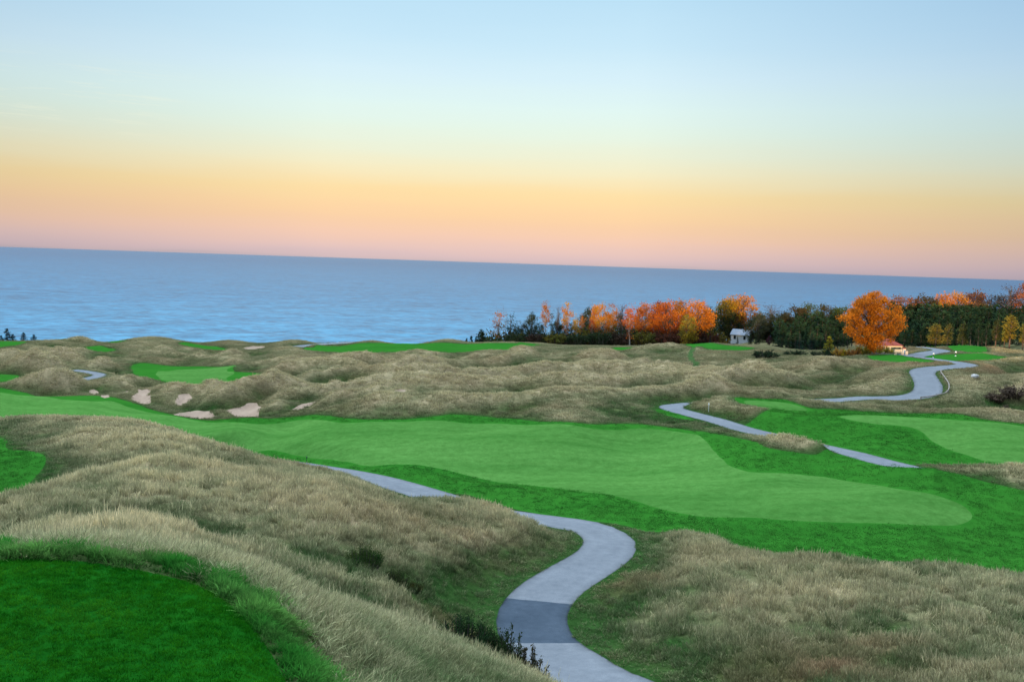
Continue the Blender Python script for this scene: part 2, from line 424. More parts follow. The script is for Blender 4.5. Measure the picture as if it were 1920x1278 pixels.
POLY['rough'] = [
    poly([(-120, 712), (15, 728), (50, 733), (90, 747), (140, 751), (200, 752), (245, 757), (300, 768), (350, 781), (420, 783), (500, 783), (540, 780), (600, 781), (650, 783), (720, 782), (800, 777), (850, 772), (900, 775), (960, 784), (1030, 794), (1100, 799), (1180, 803), (1300, 810), (1400, 821), (1450, 837),
          (1530, 853), (1560, 852), (1640, 866), (1690, 879), (1800, 894), (1850, 906), (1920, 930), (2060, 960), (2060, 1100, 40), (1900, 1080, 40.5), (1750, 1066, 41.5), (1600, 1053, 43), (1500, 1047, 44), (1400, 1036, 45.5), (1300, 1015, 48), (1215, 997), (1185, 990), (1130, 978), (1060, 970), (980, 952, 56), (860, 938, 59.5),
          (800, 918), (720, 892), (660, 880), (600, 873, 72), (500, 860, 76), (400, 853, 80), (300, 838, 81.5), (150, 808, 84), (-120, 797, 86)]),
    poly([(1377, 749), (1400, 743.5), (1450, 745), (1500, 755), (1530, 763), (1570, 763), (1650, 764), (1760, 769), (1800, 775), (1880, 792), (2060, 818), (2060, 892), (1920, 869), (1860, 866), (1760, 870), (1700, 876), (1650, 858), (1600, 843), (1560, 836), (1520, 824), (1450, 808), (1400, 795), (1390, 785), (1402, 776), (1440, 770), (1435, 763), (1400, 758)]),
    poly([(247, 684), (270, 680), (330, 684), (400, 688), (440, 688), (437, 696), (452, 701), (480, 700), (505, 708), (540, 716), (480, 721), (410, 724), (340, 722), (300, 715), (268, 707), (248, 696)]),
    poly([(178, 638.5), (219, 637.5), (237, 640), (211, 643), (186, 641)]), poly([(158, 651), (196, 651.5), (218, 657), (208, 661), (184, 660)]), poly([(-60, 640.5), (0, 640.5), (47, 641.5), (42, 646), (0, 650), (-60, 651)]),
    poly([(332, 645.5), (358, 644.5), (397, 647.5), (430, 655), (405, 655.5), (374, 651)]),
    poly([(572, 652), (600, 646.5), (640, 645), (740, 643.5), (850, 643.5), (950, 644.5), (1012, 646), (985, 652), (930, 655.5), (860, 660), (780, 659), (700, 660), (620, 659.5), (575, 657.5)]),
    poly([(1150, 651, 228), (1190, 649, 232), (1182, 657, 210), (1160, 657, 210)]), poly([(1288, 646.5), (1340, 645.5), (1400, 650.5), (1412, 655), (1350, 655), (1305, 652.5)]),
    poly([(1627, 667.5), (1685, 667), (1716, 672), (1752, 676.5), (1732, 681), (1693, 680.5), (1654, 676)]), poly([(1732, 668), (1747, 663.5), (1810, 662.5), (1860, 667), (1900, 671), (1860, 674), (1795, 674), (1750, 674)]),
    poly([(1736, 646), (1779, 645), (1813, 650), (1852, 655), (1795, 655), (1755, 652.5)]),
    poly([(-90, 808, 62), (5, 813, 61), (12, 826, 57), (30, 838), (70, 848), (88, 862), (75, 885), (45, 915), (0, 948), (-90, 985, 40)]), poly([(-60, 703), (0, 704), (36, 706.5), (15, 711), (0, 713), (-60, 716)]),
    poly([(1230, 768), (1256, 772), (1300, 785), (1290, 789), (1240, 779)]),
]
_s = lambda *p: poly(list(p))
POLY['sand'] = [_s((246, 752), (256, 741), (264, 734), (283, 731), (280, 746), (285, 753), (269, 757)), _s((325, 771), (345, 765), (358, 763), (390, 765), (400, 772), (408, 774), (377, 777), (355, 778)),
                _s((421, 765), (443, 760), (474, 754), (490, 759), (484, 772), (496, 775), (465, 776)), _s((327, 754), (338, 748), (355, 747), (360, 751), (343, 755)), _s((546, 765), (580, 754), (605, 749), (600, 755), (570, 764)),
                _s((87, 718), (120, 717.5), (121, 722), (88, 722)), _s((161, 740), (171, 733), (180, 734), (185, 738), (166, 740)), _s((185, 752), (195, 749), (207, 753), (190, 755)), _s((643, 726), (660, 723), (676, 724), (655, 728)),
                _s((735, 732), (750, 729), (766, 728.5), (752, 731.5)), _s((135, 749), (150, 744), (166, 741), (155, 746)), _s((215, 741), (235, 737), (243, 739), (222, 745)), _s((455, 653), (480, 649), (500, 651), (470, 656))]




RIDGES = []   # (line, slope, width)


FORCED = []


def ridge(pts, s=.62, w=1.3, D=None, force=False, run=7):
    pts = [(p[0], p[1], D) if len(p) == 2 else p for p in pts]
    q = np.array([P(*p) for p in pts])
    # ends taper into the ground
    a = q[0] + (q[0] - q[1]) / (np.linalg.norm((q[0] - q[1])[:2]) + 1e-6) * run; a[2] = q[0][2] - 2.6
    b = q[-1] + (q[-1] - q[-2]) / (np.linalg.norm((q[-1] - q[-2])[:2]) + 1e-6) * run; b[2] = q[-1][2] - 2.6
    (FORCED if force else RIDGES).append((np.vstack([a, q, b]), s, w))


# left dunes
ridge([(-60, 672, 152), (0, 669, 150), (39, 674, 149), (63, 676, 148), (102, 682, 146), (122, 683, 145), (141, 691, 143), (165, 701, 140)])
ridge([(52, 669, 166), (70, 665, 165), (94, 664, 164), (113, 659, 164), (135, 662, 162), (149, 665, 160), (161, 665, 158), (185, 677, 154), (219, 682, 151), (240, 697, 148)])
ridge([(44, 658), (63, 651), (94, 644), (110, 644), (149, 649), (180, 662), (225, 669)], D=185)
ridge([(47, 645), (78, 639), (117, 639)], D=222); ridge([(124, 635), (149, 629), (192, 630), (214, 635)], D=228); ridge([(128, 640), (164, 637), (188, 640), (211, 651)], D=208)
ridge([(-30, 660), (0, 654), (23, 647), (39, 652)], D=190); ridge([(-30, 660), (0, 657), (20, 655), (47, 662)], D=173); ridge([(-40, 698), (0, 696), (63, 698), (75, 694), (97, 698), (133, 701), (150, 709)], D=127)
ridge([(213, 650), (235, 643), (266, 641), (280, 646)], D=215); ridge([(266, 658), (282, 649), (300, 642), (313, 643), (328, 650)], D=203); ridge([(343, 649), (356, 647), (365, 652)], D=208); ridge([(365, 655), (379, 652), (394, 657)], D=200)
ridge([(410, 663), (427, 655), (440, 653), (452, 660), (466, 665)], D=190); ridge([(327, 676), (358, 665), (390, 668), (408, 664)], D=184); ridge([(390, 674), (413, 668), (450, 666)], D=177); ridge([(416, 682), (436, 675), (450, 676)], D=169)
ridge([(443, 690, 163), (449, 684, 164), (468, 688, 166), (499, 677, 174), (546, 665, 186)]); ridge([(468, 702, 150), (499, 698, 153), (546, 680, 163), (580, 676, 166)]); ridge([(523, 712), (554, 695), (570, 690), (590, 697)], D=141); ridge([(470, 676), (499, 665), (530, 662), (580, 660)], D=196)
ridge([(600, 690), (630, 680), (660, 672), (700, 676), (720, 688)], D=155); ridge([(600, 672), (640, 664), (680, 662)], D=178); ridge([(730, 690), (770, 678), (800, 684), (830, 690)], D=146)
# dunes behind the first fairway
ridge([(282, 712), (293, 711), (311, 713), (333, 722)], D=124); ridge([(335, 724), (358, 723), (377, 718), (393, 720), (403, 725)], D=121); ridge([(405, 726, 119), (436, 723, 119), (491, 716, 121), (515, 718, 121), (546, 713, 123), (580, 711, 125), (640, 704, 127)])
ridge([(298, 752, 104), (327, 743, 107), (366, 727, 111), (405, 729, 111)]); ridge([(357, 755), (377, 741), (413, 737)], D=104.5); ridge([(416, 760, 101), (429, 745, 105), (452, 730, 110), (480, 721, 114)], s=.65); ridge([(512, 775, 96), (546, 763, 98), (600, 745, 101), (650, 737, 104)])
ridge([(135, 746), (156, 734), (172, 727), (211, 723), (248, 721)], D=112); ridge([(149, 748), (172, 740), (196, 735), (219, 734)], D=106); ridge([(257, 723), (274, 716), (288, 711)], D=119); ridge([(198, 712), (227, 707), (250, 705), (272, 710)], D=127); ridge([(0, 715), (60, 708), (100, 707), (130, 712)], D=119)
ridge([(500, 717, 120), (577, 710, 124), (633, 703, 127), (713, 695, 130), (747, 700, 130), (793, 695, 132), (820, 698, 132), (858, 714, 126)]); ridge([(862, 697, 142), (904, 694, 146), (930, 680, 160), (956, 666, 172), (990, 647, 186)], s=.55)
ridge([(713, 660), (767, 652), (783, 648), (817, 653), (858, 663)], D=182); ridge([(860, 663), (893, 653), (927, 655), (948, 660)], D=181); ridge([(962, 663, 182), (980, 659, 187), (1020, 654, 192), (1083, 653, 194), (1117, 655, 191), (1150, 660, 185)])
ridge([(1090, 665, 172), (1108, 657, 171), (1137, 658, 169), (1181, 672, 162), (1202, 682, 158)]); ridge([(1134, 686), (1157, 676), (1175, 680), (1188, 691)], D=152); ridge([(1015, 707), (1041, 701), (1062, 707)], D=131); ridge([(1078, 704), (1122, 695), (1157, 698), (1173, 711)], D=135)
ridge([(1195, 651), (1254, 644), (1290, 647)], D=203); ridge([(1216, 695), (1248, 683), (1281, 688)], D=155); ridge([(1212, 720), (1242, 707), (1274, 701), (1295, 709)], D=134); ridge([(888, 714), (918, 707), (939, 707), (954, 716)], D=117)
ridge([(1360, 710, 112), (1447, 690, 122), (1535, 678, 135), (1606, 668, 146)]); ridge([(1420, 732, 105), (1477, 704, 115), (1523, 687, 125), (1562, 681, 130)]); ridge([(1523, 722), (1547, 707), (1570, 708)], D=111); ridge([(1589, 733), (1608, 723), (1637, 725), (1681, 716), (1704, 717)], D=104.5)
ridge([(1595, 741), (1637, 732), (1681, 733), (1708, 741)], D=100.8, s=.4); ridge([(1815, 748), (1856, 727), (1920, 710), (1980, 705)], D=100); ridge([(1288, 767, 90.3), (1305, 756, 90.5), (1342, 751, 90.5), (1375, 755, 90)], s=.45, w=1.2, force=True, run=4); ridge([(1447, 817, 72.6), (1475, 817, 71.3), (1505, 821, 70.0), (1538, 832, 68.4)], s=.9, w=.4, force=True, run=4)
ridge([(1655, 881, 61.6), (1690, 878, 61.4), (1750, 880, 60.6)], s=.4, w=.9, force=True, run=5)
ridge([(1745, 876), (1800, 865), (1860, 868), (1920, 869), (1990, 880)], D=61.5, s=.35)
ridge([(720, 742, 93), (780, 752, 91), (850, 748, 91), (930, 750, 91), (1000, 747, 92)], s=.3, w=2.5)
# rounded crests of the near left hill
ridge([(60, 1018, 23.5), (170, 998, 25), (250, 990, 26), (330, 1003, 26.5), (400, 1033, 27)], s=.42, w=1.3)
ridge([(0, 957, 33), (100, 927, 37), (200, 888, 41.5), (290, 871, 43), (400, 878, 43.5)], s=.42, w=1.4)
ridge([(40, 827, 55), (140, 812, 57), (240, 810, 58), (350, 828, 58), (430, 849, 58)], s=.42, w=1.4)
ridge([(0, 788, 70), (120, 787, 70), (230, 791, 70), (310, 812, 70)], s=.3, w=1.8)
# the hill behind the photographer, which keeps the low sun off the near ground
SHADE = np.array([(-420, -66, 27.5), (-160, -62, 27.0), (0, -60, 26.6), (38, -60, 26.5), (47, -60, 23.75), (110, -60, 23.7), (180, -62, 23.8), (420, -66, 24)])


def mown_sd(x, y):
    d = np.full(np.asarray(x).shape, 25.0)
    for k in ('tee', 'fairway', 'rough'):
        for pg in POLY[k]:
            d = np.minimum(d, poly_sd(x, y, pg))
    return d


def path_sd(x, y):
    d = np.full(np.asarray(x).shape, 1e6)
    for Ln, hw in PATHS.values():
        dd, _ = line_dist(x, y, Ln, 12)
        d = np.minimum(d, dd - hw)
    return d


def height(x, y, full=False):
    x = np.asarray(x, float).ravel(); y = np.asarray(y, float).ravel()
    r = np.sqrt(x * x + y * y)
    z0 = base(x, y)
    dd, zz = line_dist(x, y, SHADE, 120)
    rz = np.where(dd < 1e5, zz - .22 * (np.sqrt(dd * dd + 16) - 4), -1e3)
    z0 = z0 + .5 * ((rz - z0) + np.sqrt((rz - z0) ** 2 + .5)) * (rz > -500)
    msd = mown_sd(x, y); psd = path_sd(x, y)
    zr = z0.copy()
    for Ln, s, w in RIDGES:
        dd, zz = line_dist(x, y, Ln, 16)
        m = dd < 16
        if m.any():
            h = zz[m] - s * (np.sqrt(dd[m] ** 2 + w * w) - w)
            a = zr[m]; k = .35
            zr[m] = .5 * (a + h + np.sqrt((a - h) ** 2 + k * k))
    zr -= .0
    wx = x + 7 * noise(x / 27, y / 27); wy = y + 7 * noise(x / 27 + 40, y / 27)
    rn = 1 - np.abs(noise((wx + .5 * wy) / 31, (wy - .3 * wx) / 23)) * 1.7
    rn2 = 1 - np.abs(noise((wx - .4 * wy) / 13 + 9, (wy + .3 * wx) / 10)) * 1.7
    rn3 = 1 - np.abs(noise((wx + .2 * wy) / 6 + 19, (wy - .5 * wx) / 5)) * 1.7
    dune = (np.maximum(rn, 0) ** 1.4 * 6.4 + np.maximum(rn2, 0) ** 1.4 * .8 + np.maximum(rn3, 0) ** 1.4 * .2 - 4.6) * smoothstep(76, 122, y) * (1 - .78 * smoothstep(152, 176, y)) * (1 - smoothstep(200, 235, y)) * (1 - .7 * smoothstep(26, 46, x) * smoothstep(100, 125, y))
    dune = np.where(dune > 0, dune * .75, dune)
    small = fbm(x / 3.1, y / 3.1, 2) * .09 * smoothstep(14, 26, r)
    mask = smoothstep(0.0, 5.0, np.minimum(msd, psd - .5))
    ssd = np.full(x.shape, 25.0)
    for pg in POLY['sand']:
        ssd = np.minimum(ssd, poly_sd(x, y, pg, 6))
    mask = mask * (.15 + .85 * smoothstep(-.2, 3.0, ssd))
    z = z0 + (zr - z0 + dune + small) * mask
    # gentle rolls in the mown ground
    z = z + (1 - mask) * (fbm(x / 19 + 5, y / 12, 2) * .62 * smoothstep(30, 60, r) * smoothstep(0, 6, psd) * (y < 300))
    z = z - .45 * (1 - smoothstep(-1.4, .25, ssd))     # sunken bunkers
    tsd = poly_sd(x, y, POLY['tee'][0], 6)
    z = z + .08 * smoothstep(0, .14, tsd) * (1 - smoothstep(2.5, 5, tsd))   # the unmown collar stands above the tee
    for Ln, hw in PATHS.values():
        dd, zz = line_dist(x, y, Ln, 8)
        wgt = 1 - smoothstep(hw + .3, hw + 3.5, dd)
        m = wgt > 0
        z[m] = z[m] * (1 - wgt[m]) + zz[m] * wgt[m]
    for Ln, s, w in FORCED:
        dd, zz = line_dist(x, y, Ln, 8)
        m = dd < 8
        if m.any():
            h = zz[m] - s * (np.sqrt(dd[m] ** 2 + w * w) - w)
            a = z[m]
            z[m] = .5 * (a + h + np.sqrt((a - h) ** 2 + .1))
    if full:
        return z, msd, psd, z0
    return z


# ------------------------------------------------------------------ material helpers
def new_mat(name):
    m = bpy.data.materials.new(name); m.use_nodes = True
    nt = m.node_tree
    for n in list(nt.nodes):
        nt.nodes.remove(n)
    out = nt.nodes.new("ShaderNodeOutputMaterial")
    return m, nt, nt.nodes.new, nt.links.new, out


def tex_noise(N, L, vec, scale, detail=3, rough=.55, stretch=None):
    if stretch:
        mp = N("ShaderNodeMapping"); mp.inputs["Scale"].default_value = stretch
        L(vec, mp.inputs["Vector"]); vec = mp.outputs[0]
    t = N("ShaderNodeTexNoise"); t.inputs["Scale"].default_value = scale; t.inputs["Detail"].default_value = detail; t.inputs["Roughness"].default_value = rough
    L(vec, t.inputs["Vector"])
    return t.outputs["Fac"]


def ramp(N, L, fac, stops):
    r = N("ShaderNodeValToRGB"); L(fac, r.inputs[0])
    els = r.color_ramp.elements
    for i, (p, c) in enumerate(stops):
        e = els[i] if i < 2 else els.new(p)
        e.position = p; e.color = (*c, 1)
    return r.outputs["Color"]


def ground_mat(name, layers, rough=.95, bump=None, spec=0.0):
    """layers: list of (noise scale, stretch, [(pos,colour)...] , mix factor or None)"""
    m, nt, N, L, out = new_mat(name)
    geo = N("ShaderNodeNewGeometry"); pos = geo.outputs["Position"]
    col = None
    for sc, st, stops, fac in layers:
        c = ramp(N, L, tex_noise(N, L, pos, sc, 4, .6, st), stops)
        col = c if col is None else mixc(N, L, fac, col, c, 'MIX' if fac < 1 else 'MULTIPLY')
    b = N("ShaderNodeBsdfPrincipled"); L(col, b.inputs["Base Color"])
    b.inputs["Roughness"].default_value = rough
    b.inputs["Specular IOR Level"].default_value = spec
    if bump:
        prev = None
        for sc, st, dist in bump:
            bp = N("ShaderNodeBump"); bp.inputs["Strength"].default_value = 1; bp.inputs["Distance"].default_value = dist
            L(tex_noise(N, L, pos, sc, 3, .6, st), bp.inputs["Height"])
            if prev:
                L(prev, bp.inputs["Normal"])
            prev = bp.outputs[0]
        L(prev, b.inputs["Normal"])
    L(b.outputs[0], out.inputs["Surface"])
    return m


def plain(name, col, rough=.7, var=.15, scale=6, spec=.3, bump=0):
    m, nt, N, L, out = new_mat(name)
    tc = N("ShaderNodeTexCoord")
    f = tex_noise(N, L, tc.outputs["Object"], scale, 4, .6)
    lo = tuple(c * (1 - var) for c in col); hi = tuple(min(1, c * (1 + var)) for c in col)
    b = N("ShaderNodeBsdfPrincipled"); L(ramp(N, L, f, [(.3, lo), (.7, hi)]), b.inputs["Base Color"])
    b.inputs["Roughness"].default_value = rough; b.inputs["Specular IOR Level"].default_value = spec
    if bump:
        bp = N("ShaderNodeBump"); bp.inputs["Distance"].default_value = bump; L(f, bp.inputs["Height"]); L(bp.outputs[0], b.inputs["Normal"])
    L(b.outputs[0], out.inputs["Surface"])
    return m


MAT = {}
def fescue_mat():
    m, nt, N, L, out = new_mat("fescue_ground")
    geo = N("ShaderNodeNewGeometry"); pos = geo.outputs["Position"]

    def att(n):
        a = N("ShaderNodeAttribute"); a.attribute_name = n
        return a.outputs["Fac"]
    c = ramp(N, L, att("dry"), [(.05, (.032, .078, .018)), (.45, (.14, .138, .062)), (.95, (.38, .29, .165))])
    c = mixc(N, L, att("warm"), c, (.20, .115, .065))
    c = mixc(N, L, 1.0, c, ramp(N, L, tex_noise(N, L, pos, 1.6, 4, .65), [(.3, (.62, .66, .6)), (.7, (1.15, 1.12, 1.1))]), 'MULTIPLY')
    c = mixc(N, L, 1.0, c, ramp(N, L, tex_noise(N, L, pos, 8, 3, .6), [(.25, (.5, .52, .5)), (.75, (1.1, 1.1, 1.1))]), 'MULTIPLY')
    b = N("ShaderNodeBsdfPrincipled"); L(c, b.inputs["Base Color"]); b.inputs["Roughness"].default_value = .95; b.inputs["Specular IOR Level"].default_value = 0
    prev = None
    for sc, dist in ((1.3, .12), (5, .06)):
        bp = N("ShaderNodeBump"); bp.inputs["Distance"].default_value = dist
        L(tex_noise(N, L, pos, sc, 3), bp.inputs["Height"])
        if prev:
            L(prev, bp.inputs["Normal"])
        prev = bp.outputs[0]
    L(prev, b.inputs["Normal"]); L(b.outputs[0], out.inputs["Surface"])
    return m


MAT['fescue'] = fescue_mat()
MAT['rough'] = ground_mat("mown_rough", [
    (.11, None, [(.3, (.022, .125, .014)), (.7, (.038, .175, .02))], None),
    (1.1, (.35, 1, 1), [(.3, (.02, .115, .012)), (.7, (.045, .195, .022))], .5),
    (22, None, [(.25, (.55, .6, .55)), (.75, (1, 1, 1))], 1)], bump=[(2.0, (.5, 1, 1), .03), (25, None, .015)])
MAT['fairway'] = ground_mat("fairway_turf", [
    (.07, (.35, 1, 1), [(.3, (.050, .155, .027)), (.7, (.092, .228, .048))], None),
    (.5, (.15, 1, 1), [(.3, (.041, .14, .023)), (.7, (.110, .253, .057))], .5),
    (1.7, None, [(.3, (.70, .74, .66)), (.7, (1, 1, 1))], 1), (6, None, [(.3, (.80, .83, .78)), (.7, (1.06, 1.04, 1.04))], 1)], bump=[(.5, (.2, 1, 1), .05), (30, None, .006)])
MAT['tee'] = ground_mat("tee_turf", [
    (.8, (.5, 1, 1), [(.3, (.003, .06, .004)), (.7, (.012, .11, .006))], None),
    (5, (.4, 1, 1), [(.3, (.003, .04, .004)), (.7, (.012, .09, .007))], .5)], bump=[(30, (.4, 1, 1), .02)])
MAT['trail'] = ground_mat("worn_grass", [(.8, None, [(.3, (.03, .065, .02)), (.7, (.06, .10, .03))], None)], bump=[(3, None, .05)])
MAT['sand'] = ground_mat("bunker_sand", [(.3, None, [(.3, (.31, .21, .145)), (.7, (.39, .275, .195))], None), (3, None, [(.3, (.8, .8, .8)), (.7, (1, 1, 1))], 1)], bump=[(3, None, .04)])
def path_mat(name, lo, hi):
    m, nt, N, L, out = new_mat(name)
    geo = N("ShaderNodeNewGeometry"); pos = geo.outputs["Position"]
    a = N("ShaderNodeAttribute"); a.attribute_name = "edge"
    c = ramp(N, L, tex_noise(N, L, pos, .45, 5, .65), [(.3, lo), (.7, hi)])
    c = mixc(N, L, 1.0, c, ramp(N, L, tex_noise(N, L, pos, 2.6, 4, .7), [(.28, (.8, .81, .82)), (.7, (1.06, 1.05, 1.04))]), 'MULTIPLY')
    c = mixc(N, L, 1.0, c, ramp(N, L, tex_noise(N, L, pos, 38, 3, .7), [(.28, (.7, .7, .72)), (.72, (1.08, 1.08, 1.08))]), 'MULTIPLY')
    wob = N("ShaderNodeMath"); wob.operation = 'MULTIPLY_ADD'; wob.inputs[1].default_value = .22
    L(tex_noise(N, L, pos, 2.2, 3, .6), wob.inputs[0]); L(a.outputs["Fac"], wob.inputs[2])
    dirt = ramp(N, L, wob.outputs[0], [(.10, (.36, .36, .33)), (.20, (.82, .82, .80)), (.42, (.95, .95, .95)), (.62, (1.05, 1.04, 1.03)), (.85, (.97, .97, .97))])
    c = mixc(N, L, 1.0, c, dirt, 'MULTIPLY')
    b = N("ShaderNodeBsdfPrincipled"); L(c, b.inputs["Base Color"]); b.inputs["Roughness"].default_value = .9; b.inputs["Specular IOR Level"].default_value = .1
    bp = N("ShaderNodeBump"); bp.inputs["Distance"].default_value = .01
    L(tex_noise(N, L, pos, 40, 3, .6), bp.inputs["Height"]); L(bp.outputs[0], b.inputs["Normal"])
    L(b.outputs[0], out.inputs["Surface"])
    return m


MAT['path'] = path_mat("path_asphalt", (.168, .175, .183), (.214, .221, .228))
MAT['patch'] = path_mat("new_asphalt", (.045, .062, .08), (.075, .095, .118))


def mesh_obj(name, V, F, mat=None, parent=None, smooth=False, link=True, loc=None):
    """V (n,3); F: (k,3) or (k,4) int array, or list of such"""
    me = bpy.data.meshes.new(name)
    Fs = F if isinstance(F, list) else [F]
    Fs = [np.asarray(f) for f in Fs if len(f)]
    V = np.asarray(V, np.float32)
    me.vertices.add(len(V)); me.vertices.foreach_set("co", V.ravel())
    nl = sum(f.size for f in Fs); nf = sum(len(f) for f in Fs)
    me.loops.add(nl); me.polygons.add(nf)
    me.loops.foreach_set("vertex_index", np.concatenate([f.ravel() for f in Fs]).astype(np.int32))
    tot = np.concatenate([np.full(len(f), f.shape[1]) for f in Fs])
    st = np.concatenate([[0], np.cumsum(tot)[:-1]]).astype(np.int32)
    me.polygons.foreach_set("loop_start", st)
    if smooth:
        me.polygons.foreach_set("use_smooth", np.ones(nf, bool))
    me.update(calc_edges=True)
    if mat:
        me.materials.append(mat)
    o = bpy.data.objects.new(name, me)
    if link:
        COL.objects.link(o)
    if parent:
        o.parent = parent
    if loc is not None:
        o.location = loc
    return o


def look(x, y, which=2):
    az, rad, *gs = GRID
    g = gs[which - 2]
    th = np.arctan2(x, y); r = np.sqrt(x * x + y * y)
    fi = np.interp(th, az, np.arange(len(az))); fj = np.interp(r, rad, np.arange(len(rad)))
    i = np.clip(fi.astype(int), 0, len(az) - 2); j = np.clip(fj.astype(int), 0, len(rad) - 2)
    u = fi - i; v = fj - j
    return (g[j, i] * (1 - u) + g[j, i + 1] * u) * (1 - v) + (g[j + 1, i] * (1 - u) + g[j + 1, i + 1] * u) * v


WARM_SPOTS = [((850, 1185, 30.5), 2.0, .55), ((1190, 1085, 38), 1.8, .6), ((1600, 1235, 26), 2.6, .6), ((1500, 1250, 25.5), 1.6, .4), ((880, 1180, 31), 1.2, .4), ((1450, 1135, 32), 2.5, .25), ((700, 985, 39.5), 4, .2), ((900, 985, 43), 4, .25),
              ((1760, 684, 128), 8, .7), ((1850, 692, 122), 9, .6), ((1720, 652, 200), 12, .7), ((1870, 655, 190), 14, .45), ((1650, 684, 140), 8, .35), ((1440, 655, 195), 5, .4)]
GREEN_SPOTS = [((1180, 715, 125), 7, .7), ((1240, 722, 118), 5, .7), ((960, 1080, 37), 2.2, .5), ((1230, 1265, 27), 2.2, .6), ((1330, 1235, 27.5), 2.2, .35), ((620, 1085, 31), 2.4, .3), ((1300, 790, 82), 5, .5)]


def dry_shade_field(x, y, r, ground=False):
    z = look(x, y)
    e = 1.6 + r * .012
    lap = z - .25 * (look(x + e, y) + look(x - e, y) + look(x, y + e) + look(x, y - e))
    e2 = e * 2.6
    lap2 = z - .25 * (look(x + e2, y) + look(x - e2, y) + look(x, y + e2) + look(x, y - e2))
    conv = np.tanh(lap / (e * .20)) * .5 + np.tanh(lap2 / (e2 * .20)) * .5
    e3 = e * 5.5
    lap3 = z - .25 * (look(x + e3, y) + look(x - e3, y) + look(x, y + e3) + look(x, y - e3))
    conv = conv * (1 - .3 * smoothstep(80, 120, r)) + np.tanh(lap3 / (e3 * .20)) * (.35 + .35 * smoothstep(80, 120, r))
    n1 = fbm(x / 7.0 + 3, y / 7.0, 3); n2 = fbm(x / 1.9, y / 1.9 + 8, 2) * (1 - .65 * smoothstep(80, 130, r))
    dry = .43 + .72 * conv + .26 * n1 + .26 * n2  # dry crests, greener hollows; relief light and shade is painted in with them
    warm = np.clip(.14 * smoothstep(75, 110, r) + .20 * fbm(x / 9 + 30, y / 9, 2) + .15 * fbm(x / 2.5, y / 2.5 + 30, 2), 0, .4)
    for (p, rad, k) in WARM_SPOTS:
        q = P(*p); d = np.hypot(x - q[0], y - q[1])
        warm = warm + k * np.exp(-(d / rad) ** 2) * (.7 + .6 * n2)
    for (p, rad, k) in GREEN_SPOTS:
        q = P(*p); d = np.hypot(x - q[0], y - q[1])
        dry = dry - k * np.exp(-(d / rad) ** 2)
    edge = smoothstep(0, 1.6, np.minimum(look(x, y, 3), look(x, y, 4)))
    if ground:
        dry = dry * (.15 + .85 * edge); warm = warm * edge
    return np.clip(dry, 0, 1), np.clip(warm, 0, .9), z, conv


